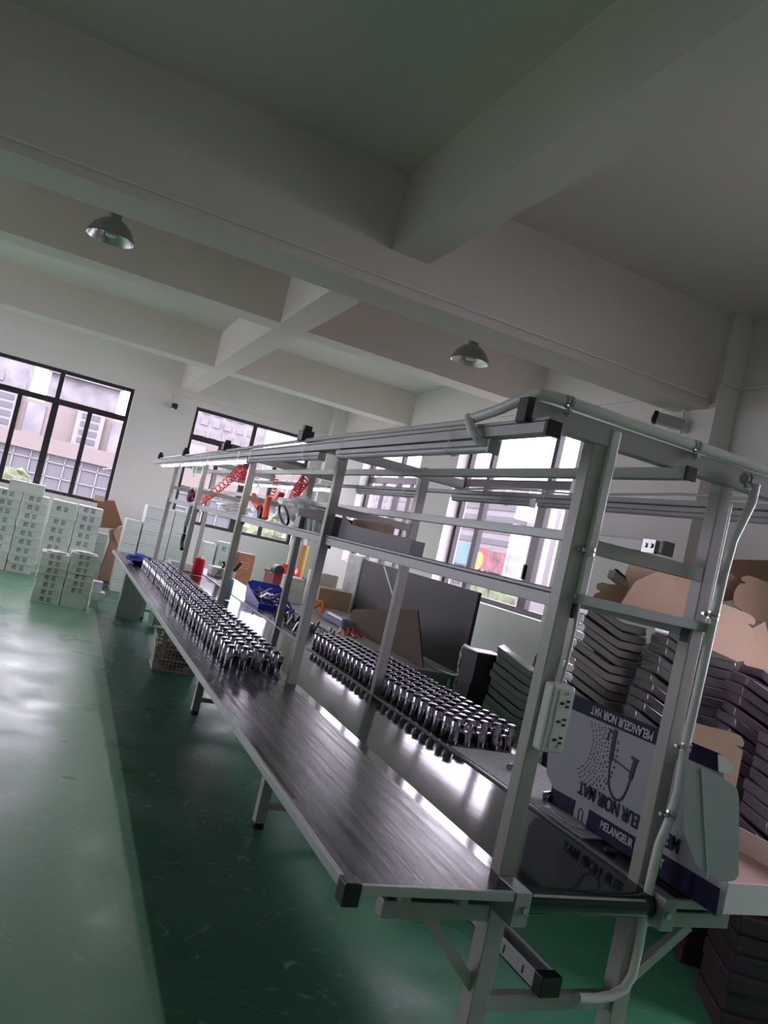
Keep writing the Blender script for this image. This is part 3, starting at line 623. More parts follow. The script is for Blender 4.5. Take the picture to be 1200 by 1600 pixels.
tr = thing('white_tray_carton', 'open white carton tray with pink inside beside the printed carton, at the bench corner', 'carton', (2.25, 1.8, 0.742))
a0 = at(1127, 1379, y=1.575); a1 = at(1124, 1413, y=1.575)
zt, zb_, xl = a0.z, 0.7465, 1.878
obj('front_wall', MB().box(xl, 2.42, 1.575, 1.580, zb_, zt), cartonw2, tr, bevel=0.001)
for x in (1.878, 2.415): obj('side_wall', MB().box(x, x+0.005, 1.58, 2.05, zb_, zt), cartonw2, tr)
obj('tray_floor', MB().box(1.883, 2.415, 1.58, 2.045, zb_+0.004, zb_+0.010), mat('pink_inner', (0.62, 0.42, 0.38), 0.6), tr)
obj('back_wall', MB().box(1.883, 2.415, 2.045, 2.05, zb_, zt+0.03), MATS['pink_inner'], tr)
tag(obj('plastic_wrap', MB().blob((1.815, 2.22, 0.752), 0.09, 3, 0.35, 3, (0.35, 1.1, 0.07)), bagm, smooth=True, loc=(1.815, 2.22, 0.742)), 'crumpled clear wrap tucked under the printed carton', 'plastic wrap')
tag(obj('polishing_puck', MB().lathe([(0.006, 0), (0.02, 0.003), (0.02, 0.01), (0.006, 0.012)], (1.80, 1.95, 0.742)), blackp, loc=(1.80, 1.95, 0.742)), 'small black disc at the belt edge below the printed carton', 'disc')

# ------------------------------------------------------------------ high-bay lamps, conduits, cameras, fan
def bay_lamp(x, y, label, rz):
    t = thing('high_bay_lamp', label, 'lamp', (x, y, ZC), rz)
    obj('canopy', MB().cyl((0, 0, 0), (0, 0, -0.03), 0.05, 16), lampgrey, t, world=False, smooth=True)
    obj('stem', MB().cyl((0, 0, -0.03), (0, 0, -0.50), 0.008, 8), lampgrey, t, world=False)
    obj('socket_cap', MB().cyl((0, 0, -0.49), (0, 0, -0.545), 0.042, 16), lampgrey, t, world=False, smooth=True)
    pr = [(0.045, -0.53), (0.085, -0.55), (0.125, -0.59), (0.15, -0.64), (0.158, -0.66)]
    obj('shade', MB().lathe(pr, n=32, cap=False), lampgrey, t, world=False, smooth=True)
    s = obj('reflector', MB().lathe([(r-0.003, z-0.0015) for r, z in pr], n=32, cap=False), reflector, t, world=False, smooth=True)
    obj('bulb', MB().lathe([(0.02, -0.54), (0.035, -0.57), (0.048, -0.61), (0.035, -0.645), (0.008, -0.655)], n=20), mat('bulb_glass', (0.8, 0.8, 0.78), 0.2), t, world=False, smooth=True)
bay_lamp(-0.03, 5.62, 'round high-bay reflector lamp hanging at the upper left', 0)
bay_lamp(2.74, 5.60, 'round high-bay reflector lamp hanging right of centre above the bench', 0)
def pipe(name, pts, r, m, label, cat='pipe'): return tag(obj(name, MB().tube(pts, r, 8), m, smooth=True, loc=pts[0]), label, cat)
pipe('wall_conduit', [(XL, 4.485, 3.092), (-0.6, 4.485, 3.092), (2, 4.485, 3.096), (4.13, 4.485, 3.10), (4.14, 4.46, 3.10)], 0.011, conduitm, 'thin conduit along the near face of the main ceiling beam')
pipe('wall_conduit', [(4.185, 5.0, 3.055), (4.185, 4.5, 3.045), (4.183, 4.43, 3.055), (4.183, 4.425, 3.20), (4.19, 4.425, 3.225), (4.37, 4.42, 3.225), (4.385, 4.3, 3.225), (4.385, 2.0, 3.22)], 0.013, conduitm, 'white conduit bending around the head of the right column')
pipe('wall_conduit', [(1.47, 13.48, 3.0), (1.47, 13.48, 3.18), (1.6, 13.48, 3.185), (4.15, 13.48, 3.26)], 0.012, conduitm, 'white conduit along the far wall above the middle window')
pipe('wall_conduit', [(4.385, 13.2, 3.26), (4.385, 6.4, 3.25), (4.385, 4.97, 3.24)], 0.012, conduitm, 'white conduit along the right wall above the windows')
cc = thing('security_camera', 'white bullet security camera on the right column behind the rack', 'camera', (4.17, 4.7, 2.87))
obj('bracket', MB().cyl((4.17, 4.72, 3.04), (4.16, 4.70, 2.87), 0.012, 10).blob((4.16, 4.70, 2.86), 0.022, 2, 0), conduitm, cc, smooth=True)
obj('body', MB().bar((4.15, 4.68, 2.90), (4.02, 4.82, 2.93), 0.08, 0.085), alum2, cc, bevel=0.01)
obj('lens_hood', MB().bar((4.02, 4.82, 2.93), (3.995, 4.845, 2.935), 0.09, 0.095), blackp, cc, bevel=0.01)
obj('lens', MB().cyl((3.996, 4.844, 2.935), (3.99, 4.85, 2.936), 0.02, 14), reflector, cc)
cc = thing('security_camera', 'small black security camera in the far corner above the middle window', 'camera', (1.48, 13.4, 2.97))
obj('body', MB().box(1.44, 1.53, 13.32, 13.42, 2.93, 3.02), blackp, cc, bevel=0.01)
obj('lens', MB().cyl((1.46, 13.32, 2.90), (1.46, 13.34, 2.90), 0.04, 16), whitep, cc, smooth=True)
obj('bracket', MB().cyl((1.47, 13.42, 2.99), (1.47, 13.49, 3.0), 0.012, 8), conduitm, cc)
fn = thing('wall_fan', 'white wire-caged wall fan cut by the right edge', 'fan', (4.37, 3.62, 2.66))
cx, cy_, cz = 4.18, 3.62, 2.69
mb = MB()
for r, dx in ((0.21, 0), (0.205, 0.03), (0.205, -0.03), (0.14, -0.05), (0.07, -0.055)):
    mb.tube([(cx+dx, cy_+r*math.cos(a), cz+r*math.sin(a)) for a in [2*PI*k/36 for k in range(37)]], 0.0035, 6, close=False)
for k in range(24):
    a = 2*PI*k/24; mb.tube([(cx-0.055, cy_+0.05*math.cos(a), cz+0.05*math.sin(a)), (cx-0.05, cy_+0.14*math.cos(a), cz+0.14*math.sin(a)), (cx, cy_+0.21*math.cos(a), cz+0.21*math.sin(a))], 0.002, 5)
obj('cage', mb, whitep, fn, smooth=True)
mb = MB()
for k in range(3):
    a = 2*PI*k/3; d = Vector((0, math.cos(a), math.sin(a))); e = Vector((0, -math.sin(a), math.cos(a)))
    c = Vector((cx, cy_, cz)); mb.prism([c+d*0.03-e*0.02, c+d*0.17-e*0.05+Vector((0.02, 0, 0)), c+d*0.18+e*0.05, c+d*0.04+e*0.02], (1, 0, 0), 0.003)
obj('blades', mb, whitep, fn)
obj('motor', MB().cyl((cx, cy_, cz), (cx+0.14, cy_, cz), 0.05, 18), whitep, fn, smooth=True)
obj('wall_arm', MB().cyl((cx+0.12, cy_, cz), (cx+0.18, cy_, cz-0.08), 0.02, 10).box(4.37, 4.40, cy_-0.05, cy_+0.05, cz-0.2, cz), whitep, fn, smooth=True)

# ------------------------------------------------------------------ white cartons
GLYPH = '君亚'
lab_me = {}
def carton_label(par, w, h, px=0.5, size=0.055):
    key = (round(w, 3), round(h, 3), px, size)
    if key not in lab_me:
        o = text_mesh('printed_text', GLYPH[0]+' '+GLYPH[1], size, ink, mat_axes((w*(px-0.5), -0.0012, h*0.52), (1, 0, 0), (0, 0, 1), (0, -1, 0)), par, 0.0005); lab_me[key] = o.data
    else:
        o = bpy.data.objects.new('printed_text', lab_me[key]); COL.objects.link(o); o.parent = par
def carton(x, y, z, w, d, h, label, group, m, text=True, rz=0, size=0.055, px=0.5):
    size *= 1.22
    """front-left-bottom corner at x, y, z; the face looks towards -y"""
    t = thing('white_carton', label, 'carton', (x+w/2, y, z), rz, group)
    b = MB().box(-w/2+0.001, w/2-0.001, 0, d, 0.001, h-0.001)
    obj('box', b, m, t, world=False, bevel=0.0025)
    obj('lid_flap', MB().box(-w/2+0.004, w/2-0.004, -0.0008, 0, h*0.80, h*0.82), mat('carton_seam', (0.42, 0.46, 0.43), 0.6), t, world=False)
    if text: carton_label(t, w, h, px, size)
    return t
names = ['leftmost', 'second', 'third', 'fourth']
G1 = 'white labelled cartons stacked along the far wall under the left window'
ordn = ['bottom', 'second', 'third', 'fourth', 'fifth', 'sixth', 'seventh', 'eighth', 'topmost']
for c, (x, top) in enumerate(((-0.70, 9), (-0.345, 9), (0.035, 9), (0.395, 9))):
    k = 0; z = 0
    while k < top:
        h = 0.1235
        tall = (c == 2 and k == 7)
        hh = h*2 if tall else h
        nm = ordn[k] if not tall else 'double-height topmost'
        carton(x+random.uniform(-0.008, 0.008), 12.15+random.uniform(-0.01, 0.015), z, 0.335, 0.42, hh, 'white carton, %s in the %s stack from the left at the far wall' % (nm, names[c]), G1, random.choice([cartonw, cartong, cartong]), size=0.062, text=not (c == 2 and k < 1), px=0.45)
        z += hh; k += 2 if tall else 1
carton(-0.56, 12.17, 9*0.1235+0.001, 0.46, 0.38, 0.15, 'plain wide white carton lying across the two left stacks under the left window', G1, cartonw, text=False)
for k in range(5): carton(0.74, 12.55, k*0.15, 0.16, 0.3, 0.148, 'narrow white carton behind the fourth stack, %s from the floor' % ordn[k], 'narrow white cartons behind the fourth stack', cartong, text=False)
G2 = 'white labelled cartons in the two short stacks on the open floor'
hL = 0.0835
for k in range(7):
    carton(0.05+random.uniform(-0.004, 0.004), 9.8+random.uniform(-0.006, 0.01), k*hL, 0.30, 0.34, hL, 'white carton, %s in the left short stack on the green floor' % (ordn[k] if k < 6 else 'topmost'), G2, random.choice([cartonw, cartong]), size=0.048)
carton(0.362, 9.8, 0, 0.30, 0.34, 0.165, 'deep unlabelled white carton at the foot of the right short stack', G2, cartong, text=False)
for k in range(6):
    carton(0.362+random.uniform(-0.004, 0.004), 9.8+random.uniform(-0.006, 0.01), 0.165+k*0.079, 0.30, 0.34, 0.079, 'white carton, %s of six labelled ones in the right short stack' % (['lowest', 'second', 'third', 'fourth', 'fifth', 'topmost'][k]), G2, random.choice([cartonw, cartong]), size=0.046)
tag(obj('torn_lining', MB().blob((0.20, 9.97, 7*hL+0.012), 0.11, 3, 0.3, 5, (1.0, 1.2, 0.06)), cartonw2, loc=(0.2, 9.97, 7*hL)), 'crumpled white lining on top of the left short stack', 'packing')
tag(obj('torn_lining', MB().blob((0.51, 9.97, 0.165+6*0.079+0.012), 0.11, 3, 0.3, 6, (1.0, 1.2, 0.06)), cartonw2, loc=(0.51, 9.97, 0.639)), 'crumpled white lining on top of the right short stack', 'packing')
G3 = 'small white cartons beside the short stacks'
carton(0.70, 10.1, 0, 0.10, 0.2, 0.10, 'small white carton on the floor right of the short stacks, lowest of three', G3, cartonw, text=False)
carton(0.69, 10.05, 0.10, 0.16, 0.2, 0.10, 'small white carton, middle of three right of the short stacks', G3, cartonw2, text=False)
carton(0.69, 10.1, 0.20, 0.11, 0.16, 0.12, 'small white carton, top of three right of the short stacks', G3, cartonw2, text=False)
carton(1.10, 10.7, 0, 0.12, 0.16, 0.10, 'single small white carton on the floor near the far end of the bench', G3, cartonw2, text=False)
# brown cartons by the left window
bc = thing('brown_carton', 'large brown carton leaning open against the far wall beside the left window', 'carton', (0.95, 13.1, 0))
obj('panel', MB().prism([(0.70, 12.95, 0.80), (0.66, 12.98, 1.22), (0.90, 13.0, 1.26), (1.10, 12.95, 0.92), (1.0, 12.93, 0.84)], (0, 1, 0), 0.05), brownb, bc)
obj('flap', MB().prism([(0.60, 12.9, 1.20), (0.60, 12.9, 1.29), (0.75, 12.92, 1.29), (0.75, 12.92, 1.21)], (0, 1, 0), 0.012), kraft, bc)
obj('side', MB().prism([(0.92, 12.95, 0.02), (0.98, 12.95, 0.62), (0.93, 12.95, 0.80), (1.14, 12.95, 0.9), (1.20, 12.95, 0.6), (1.12, 12.95, 0.02)], (0, 1, 0), 0.18), kraft2, bc)
obj('flap', MB().prism([(0.98, 12.9, 0.78), (1.05, 12.9, 0.90), (1.14, 12.9, 0.78), (1.10, 12.9, 0.60)], (0, 1, 0), 0.01), kraft, bc)
dk = tag(obj('dark_board', MB().box(0.82, 0.93, 12.98, 13.06, 0, 0.72), darkpanel, loc=(0.87, 13, 0)), 'narrow dark board standing left of the brown carton', 'board')
# cartons beyond the far end of the bench
G4 = 'white cartons stacked beyond the far end of the bench'
for k in range(6): carton(1.06, 12.0, k*0.178, 0.22, 0.4, 0.177, 'white carton in the low left stack beyond the bench end, %s' % ordn[k], G4, cartonw2, text=False)
for k in range(7): carton(1.30, 12.0, k*0.19, 0.40, 0.4, 0.189, 'wide white carton in the tall stack beyond the bench end, %s' % ordn[k], G4, cartonw2, text=False)
for k in range(4): carton(1.71, 12.0, k*0.335, 0.24, 0.4, 0.334, 'tall plain white carton right of the stack beyond the bench end, %s' % ordn[k], G4, cartonw, text=False)
G5 = 'white cartons standing behind the far posts'
for k in range(5): carton(2.12, 11.4, k*0.2, 0.17, 0.3, 0.199, 'plain white carton in the left pile behind the far posts, %s' % ordn[k], G5, cartonw2, text=False)
for k in range(5): carton(2.32, 11.4, k*0.21, 0.26, 0.3, 0.209, 'labelled white carton in the right pile behind the far posts, %s' % ordn[k], G5, cartong, text=k > 2, size=0.06)
tb = thing('terracotta_carton', 'reddish brown carton with printed lines on the white pile behind the far posts', 'carton', (2.72, 11.3, 0))
obj('box', MB().box(2.62, 2.86, 11.3, 11.55, 0.0, 0.96), terra, tb, bevel=0.004)
mb = MB()
for k in range(3): mb.box(2.66, 2.80, 11.298, 11.30, 0.74+k*0.04, 0.75+k*0.04)
obj('printed_lines', mb, mat('print_pale', (0.6, 0.4, 0.3), 0.6), tb)
# cabinets below the bench's far end
cb = thing('grey_cabinet', 'pale grey cabinet standing under the far end of the bench', 'cabinet', (1.13, 9.75, 0))
obj('body', MB().box(0.99, 1.262, 9.70, 9.84, 0.0, 0.62), mat('cabinet_grey', (0.36, 0.42, 0.38), 0.5), cb, bevel=0.004)
obj('base_panel', MB().box(0.985, 1.262, 9.692, 9.70, 0.0, 0.20), MATS['cabinet_grey'], cb, bevel=0.002)
cb = thing('open_shelf_unit', 'grey open shelf unit under the far part of the bench', 'shelf', (1.5, 9.4, 0))
obj('side_panel', MB().box(1.345, 1.365, 9.2, 9.6, 0.04, 0.60), MATS['cabinet_grey'], cb); obj('side_panel', MB().box(1.70, 1.72, 9.2, 9.6, 0.04, 0.60), MATS['cabinet_grey'], cb)
obj('bottom_panel', MB().box(1.365, 1.70, 9.2, 9.6, 0.06, 0.16), MATS['cabinet_grey'], cb); obj('bright_sill', MB().box(1.50, 1.69, 9.195, 9.2, 0.16, 0.20), whitep, cb)
# plastic crate
cr = thing('plastic_crate', 'brown-grey perforated plastic basket on the floor under the bench', 'basket', (1.33, 7.25, 0))
def crate_wall(p0, p1, z0, z1, lean):
    mb = MB(); p0 = Vector(p0); p1 = Vector(p1); L = (p1-p0).length; n = int(L/0.032)
    out = Vector(lean)
    for i in range(n+1):
        q = p0+(p1-p0)*(i/n); mb.bar(q+Vector((0, 0, z0)), q+out+Vector((0, 0, z1)), 0.008, 0.006)
    for j in range(10):
        f = j/9; a = p0+out*f+Vector((0, 0, z0+(z1-z0)*f)); b = p1+out*f+Vector((0, 0, z0+(z1-z0)*f)); mb.bar(a, b, 0.007, 0.020 if j in (0, 3, 6, 9) else 0.006)
    return obj('side_lattice', mb, cratem, cr)
c4 = [(1.13, 7.12), (1.50, 7.10), (1.52, 7.44), (1.15, 7.46)]
for (a, b), l in zip(zip(c4, c4[1:]+c4[:1]), ((0, -0.02, 0), (0.02, 0, 0), (0, 0.02, 0), (-0.02, 0, 0))): crate_wall((*a, 0), (*b, 0), 0.012, 0.30, l)
obj('bottom_panel', MB().box(1.14, 1.51, 7.12, 7.45, 0.0, 0.012), cratem, cr)
obj('contents', MB().blob((1.32, 7.28, 0.13), 0.17, 3, 0.2, 3, (1, 0.95, 0.7)), mat('crate_contents', (0.20, 0.13, 0.11), 0.7, var=0.5, vscale=25), cr)

# ------------------------------------------------------------------ things on the shelf and bench tops
lv = thing('lavender_tray', 'long narrow lavender-grey board box on the shelf between the first two posts', 'box', (1.45, 3.4, 1.5))
obj('side', MB().prism([(1.345, 2.90, 1.501), (1.345, 3.78, 1.501), (1.345, 3.78, 1.62), (1.345, 3.62, 1.575), (1.345, 2.98, 1.565), (1.345, 2.90, 1.562)], (1, 0, 0), 0.006), lav, lv)
obj('far_side', MB().box(1.40, 1.406, 2.90, 3.78, 1.501, 1.56), lav, lv); obj('end', MB().box(1.351, 1.40, 2.90, 2.906, 1.501, 1.56), lav, lv); obj('tray_floor', MB().box(1.351, 1.40, 2.906, 3.78, 1.501, 1.506), lav, lv)
tag(obj('brown_box', MB().box(1.42, 1.47, 3.38, 3.82, 1.501, 1.612), kraft2, bevel=0.003, loc=(1.44, 3.6, 1.501)), 'thin dark brown box standing behind the lavender-grey board box on the shelf', 'box')
db = thing('dark_box', 'dark open carton with raised flap on the shelf left of the second post', 'carton', (1.5, 4.4, 1.5))
obj('box', MB().box(1.40, 1.70, 4.12, 4.60, 1.501, 1.61), mat('dark_maroon_board', (0.045, 0.025, 0.03), 0.6), db, bevel=0.003)
obj('flap', MB().prism([(1.33, 4.06, 1.63), (1.33, 4.62, 1.648), (1.55, 4.66, 1.655), (1.55, 4.08, 1.64)], (0, 0, 1), 0.006), mat('taupe_board', (0.16, 0.14, 0.13), 0.6), db)
obj('flap', MB().prism([(1.37, 4.10, 1.56), (1.37, 4.62, 1.58), (1.37, 4.66, 1.62), (1.37, 4.10, 1.63)], (1, 0, 0), 0.006), MATS['dark_maroon_board'], db)
gb = thing('glue_bottle', 'small pale carton-shaped bottle with thin spout on the shelf before the dark carton', 'bottle', (1.35, 4.52, 1.5))
obj('body', MB().box(1.335, 1.37, 4.46, 4.56, 1.501, 1.572), mat('pale_bottle', (0.5, 0.5, 0.46), 0.4), gb, bevel=0.005); obj('spout', MB().cyl((1.352, 4.51, 1.57), (1.352, 4.51, 1.592), 0.004, 8, 0.002), whitep, gb)
for k, (y, l) in enumerate(((4.27, 'white paper cup on the shelf, left one before the dark carton'), (4.17, 'white paper cup on the shelf, right one before the dark carton'))):
    tag(obj('paper_cup', MB().lathe([(0.024, 0), (0.032, 0.065), (0.030, 0.066), (0.022, 0.004)], (1.355, y, 1.501)), cartonw2, smooth=True, loc=(1.355, y, 1.501)), l, 'cup', 'white paper cups on the shelf')
mb = MB()
for k in range(3):
    mb.tube([(1.335+0.006*k, 4.84+0.14*math.cos(a)+0.01*k, 1.562+0.042*math.sin(a)-0.32*0.14*math.cos(a)*-1*0.9) for a in [2*PI*j/28 for j in range(29)]], 0.005, 6, close=False)
tag(obj('cable_coil', mb, blackp, smooth=True, loc=(1.34, 4.84, 1.51)), 'loops of black cable hanging over the shelf rail', 'cable')
tag(obj('clear_bag', MB().blob((1.50, 5.05, 1.60), 0.17, 3, 0.35, 3, (0.7, 1.9, 0.55)), bagm, smooth=True, loc=(1.5, 5.05, 1.5)), 'crumpled clear plastic bag on the shelf behind the cable loops', 'plastic bag')
tag(obj('clear_bag', MB().blob((1.50, 7.0, 1.553), 0.13, 3, 0.4, 4, (0.9, 3.2, 0.35)), bagm, smooth=True, loc=(1.5, 7.0, 1.5)), 'clear plastic bags lying on the shelf under the long coiled hose', 'plastic bag')
rd_ = thing('red_hose_reel', 'red-orange bundle of hose with black core on the shelf', 'hose', (1.40, 5.6, 1.5))
mb = MB()
for k in range(4): mb.tube([(1.36+0.01*k, 5.36+0.045*k+0.03*math.sin(a*2), 1.512+0.155*a) for a in [j/8 for j in range(9)]], 0.022, 8)
obj('hose_bundle', mb, orangered, rd_, smooth=True)
obj('black_core', MB().cyl((1.37, 5.62, 1.545), (1.43, 5.62, 1.545), 0.042, 18), blackp, rd_, smooth=True)
obj('hose_end', MB().tube([(1.38, 5.66, 1.575), (1.38, 5.85, 1.62), (1.38, 5.95, 1.66)], 0.026, 8), orangered, rd_, smooth=True)
tag(obj('red_bracket', MB().prism([(1.5, 5.75, 1.665), (1.5, 6.05, 1.665), (1.5, 6.0, 1.69), (1.5, 5.85, 1.70), (1.5, 5.72, 1.73), (1.5, 5.68, 1.72)], (1, 0, 0), 0.05), orangered, bevel=0.006, loc=(1.5, 5.9, 1.69)), 'red-orange handle resting on the upper rail', 'tool')
def coil(pts, r, turns, label, rad=0.006):
    P_ = [Vector(p) for p in pts]; n = turns*14; out = []
    for i in range(n+1):
        t = i/n*(len(P_)-1); k = min(int(t), len(P_)-2); q = P_[k].lerp(P_[k+1], t-k); d = (P_[k+1]-P_[k]).normalized(); a = d.orthogonal().normalized(); b = d.cross(a); th = 2*PI*turns*i/n
        out.append(q+(a*math.cos(th)+b*math.sin(th))*r)
    tag(obj('coiled_air_hose', MB().tube(out, rad, 6), coilm, smooth=True, loc=pts[0]), label, 'hose', 'red coiled air hoses')
coil([(1.42, 8.45, 1.53), (1.42, 7.9, 1.63), (1.42, 7.2, 1.78), (1.42, 6.85, 1.885), (1.42, 6.70, 1.86), (1.42, 6.62, 1.74)], 0.034, 24, 'long red coiled air hose draped across the far bays of the rack')
coil([(1.70, 5.98, 1.70), (1.70, 5.93, 1.78), (1.70, 5.76, 1.88)], 0.036, 9, 'short red coiled air hose hanging beside the third bay')
coil([(1.5, 5.86, 1.69), (1.5, 5.84, 1.76), (1.5, 5.86, 1.82)], 0.018, 6, 'small red coil above the orange handle', 0.004)
hx = at(304, 732, x=1.32)
bd = thing('round_badge', 'hexagonal pale sign with a round blue emblem hanging in the far bay', 'sign', hx)
obj('sign_plate', MB().prism([(hx.x, hx.y+0.12*math.cos(PI/3*k+PI/6)*1.5, hx.z+0.10*math.sin(PI/3*k+PI/6)) for k in range(6)], (1, 0, 0), 0.004), mat('badge_cream', (0.5, 0.48, 0.3), 0.5), bd)
obj('emblem', MB().prism([(hx.x-0.004, hx.y+0.055*1.5*math.cos(2*PI*k/20), hx.z+0.055*math.sin(2*PI*k/20)) for k in range(20)], (1, 0, 0), 0.003), mat('badge_blue', (0.03, 0.17, 0.32), 0.5), bd)
tag(obj('maroon_cloth', MB().blob((1.36, 8.72, 1.575), 0.075, 3, 0.3, 3, (0.5, 1.3, 1.0)), mat('maroon', (0.12, 0.02, 0.05), 0.8), smooth=True, loc=(1.36, 8.72, 1.5)), 'dark maroon cloth bundle on the shelf in the far bay', 'cloth')
sd = thing('air_screwdriver', 'grey and black air screwdriver hanging beside the fourth left post', 'tool', (1.24, 7.8, 1.5))
a = at(299, 790, x=1.23); b = at(290, 822, x=1.23); c = at(284, 858, x=1.23)
obj('barrel', MB().cyl(a, b, 0.018, 12, 0.022), alum2, sd, smooth=True); obj('grip', MB().cyl(b, b.lerp(c, 0.3), 0.014, 12), blackp, sd, smooth=True); obj('handle_tail', MB().tube([b.lerp(c, 0.35), b.lerp(c, 0.7)+Vector((0, 0.05, 0)), c], 0.02, 10), blackp, sd, smooth=True)
# far bench end
cl = thing('blue_cloth', 'crumpled deep blue cloth on the left side top near its far end', 'cloth', (1.0, 8.65, 0.741))
obj('cloth_heap', MB().blob((1.0, 8.70, 0.792), 0.14, 4, 0.22, 2.2, (0.95, 1.7, 0.38), 3), bluecl, cl, smooth=True)
obj('cloth_fold', MB().blob((1.10, 8.50, 0.775), 0.08, 3, 0.3, 3, (0.9, 1.2, 0.4), 5), bluecl, cl, smooth=True)
pl = thing('pale_plug', 'pale plug with short dark lead beside the blue cloth', 'plug', (1.1, 8.35, 0.741))
obj('plug_body', MB().blob((1.07, 8.36, 0.76), 0.035, 2, 0.15, 2, (1, 1.2, 0.6)), mat('pale_cyan', (0.55, 0.68, 0.68), 0.4), pl, smooth=True); obj('lead', MB().tube([(1.08, 8.33, 0.748), (1.12, 8.24, 0.748), (1.2, 8.2, 0.75)], 0.006, 8), blackp, pl, smooth=True)
def bottle(name, x, y, z, r, h, m, capm, label, spout=0.05):
    t = thing(name, label, 'bottle', (x, y, z))
    obj('body', MB().lathe([(r*0.95, 0), (r, 0.01), (r, h*0.93), (r*0.75, h), (r*0.3, h+0.003)], (x, y, z)), m, t, smooth=True)
    obj('nozzle', MB().lathe([(r*0.32, h), (r*0.3, h+0.02), (0.004, h+0.025), (0.003, h+0.02+spout)], (x, y, z), 14), capm, t, smooth=True); return t
bottle('red_bottle', 1.63, 8.82, 0.741, 0.062, 0.19, redp, whitep, 'bright red squat bottle with thin nozzle standing on the far belt', 0.045)
bottle('spray_bottle', 1.585, 6.95, 0.741, 0.036, 0.19, mat('bottle_blue_grey', (0.22, 0.32, 0.40), 0.3), yellow, 'blue-grey bottle with yellow cap standing on the belt beside the blue bin', 0.0)
ob = thing('open_tray_box', 'small open white carton on the belt behind the fourth post', 'carton', (1.45, 9.1, 0.741))
mb = MB().box(1.36, 1.64, 9.02, 9.03, 0.742, 0.82).box(1.36, 1.64, 9.24, 9.25, 0.742, 0.82).box(1.36, 1.37, 9.03, 9.24, 0.742, 0.82).box(1.63, 1.64, 9.03, 9.24, 0.742, 0.82).box(1.37, 1.63, 9.03, 9.24, 0.742, 0.75)
obj('box', mb, cartonw, ob); carton(1.84, 9.1, 0.743, 0.25, 0.25, 0.10, 'white labelled carton on the right side top behind the red bottle', G5, cartonw, size=0.05)
for (x, y, lean, m, l) in ((1.90, 8.95, 0.10, redd, 'crossed screwdriver with dark red handle leaning left'), (1.98, 8.93, -0.10, blackp, 'crossed screwdriver with black handle leaning right')):
    t = thing('screwdriver', l+', near the far posts', 'screwdriver', (x, y, 0.741)); obj('shaft', MB().cyl((x-lean*0.6, y, 0.743), (x+lean*0.2, y, 0.86), 0.006, 8), galv, t); obj('handle', MB().cyl((x+lean*0.2, y, 0.86), (x+lean*0.7, y, 0.94), 0.015, 10), m, t, smooth=True)
t = thing('tool_cup', 'clear cup holding yellow-handled cutters near the far posts', 'cup', (2.06, 9.05, 0.741)); obj('cup', MB().lathe([(0.045, 0), (0.05, 0.10), (0.047, 0.10), (0.042, 0.005)], (2.06, 9.05, 0.742)), bagm, t, smooth=True)
t = thing('yellow_cutter', 'yellow-handled cutters standing in the clear cup', 'cutters', (2.06, 9.05, 0.76)); obj('handle', MB().cyl((2.05, 9.05, 0.75), (2.04, 9.05, 0.93), 0.022, 10), yellow, t, smooth=True); obj('handle', MB().cyl((2.08, 9.05, 0.84), (2.14, 9.05, 0.95), 0.02, 10), blackp, t, smooth=True)
bb = thing('blue_bin', 'open-fronted bright blue plastic bin full of chrome parts on the right side top', 'bin', (1.98, 7.0, 0.741))
mb = MB().box(1.83, 2.14, 6.72, 7.22, 0.742, 0.75)
obj('bottom_panel', mb, bluep, bb); obj('back_wall', MB().prism([(1.84, 7.22, 0.742), (2.13, 7.22, 0.742), (2.16, 7.26, 0.90), (2.12, 7.26, 0.93), (1.86, 7.26, 0.93), (1.82, 7.26, 0.90)], (0, 1, 0), 0.006), bluep, bb)
obj('side_wall', MB().prism([(1.826, 6.72, 0.742), (1.826, 7.24, 0.742), (1.815, 7.26, 0.90), (1.815, 7.05, 0.85), (1.826, 6.72, 0.78)], (1, 0, 0), 0.006), bluep, bb); obj('side_wall', MB().prism([(2.14, 6.72, 0.742), (2.14, 7.24, 0.742), (2.15, 7.26, 0.90), (2.15, 7.05, 0.85), (2.14, 6.72, 0.78)], (1, 0, 0), 0.006), bluep, bb)
obj('front_lip', MB().box(1.82, 2.15, 6.70, 6.72, 0.742, 0.79), bluep, bb, bevel=0.003)
part = bpy.data.objects.new('x', None)
def rodpiece(p, d, label, group, L=0.09, r=0.011):
    p = Vector(p); d = Vector(d).normalized()
    t = thing('chrome_tube', label, 'fitting', p, 0, group)
    obj('tube', MB().cyl(p-d*L/2, p+d*L/2, r, 10), chrome, t, smooth=True); return t
bpy.data.objects.remove(part)
for k in range(46):
    x = random.uniform(1.86, 2.11); y = random.uniform(6.76, 7.18); z = 0.765+0.11*random.random()*(1-abs(x-1.98)*2)
    rodpiece((x, y, z), (random.uniform(-1, 1), random.uniform(-0.6, 0.6), random.uniform(-0.3, 0.6)), 'chrome tube lying in the heap in the blue bin', 'chrome tubes heaped in the blue bin', 0.10)
for k in range(34):
    x = random.uniform(1.84, 2.12); y = random.uniform(5.35, 6.45)
    rodpiece((x, y, 0.742+0.04), (random.uniform(-0.4, 0.4), random.uniform(-0.3, 0.3), 1), 'short chrome fitting standing on the right side top past the second post', 'short chrome fittings past the second post', 0.075, 0.013)

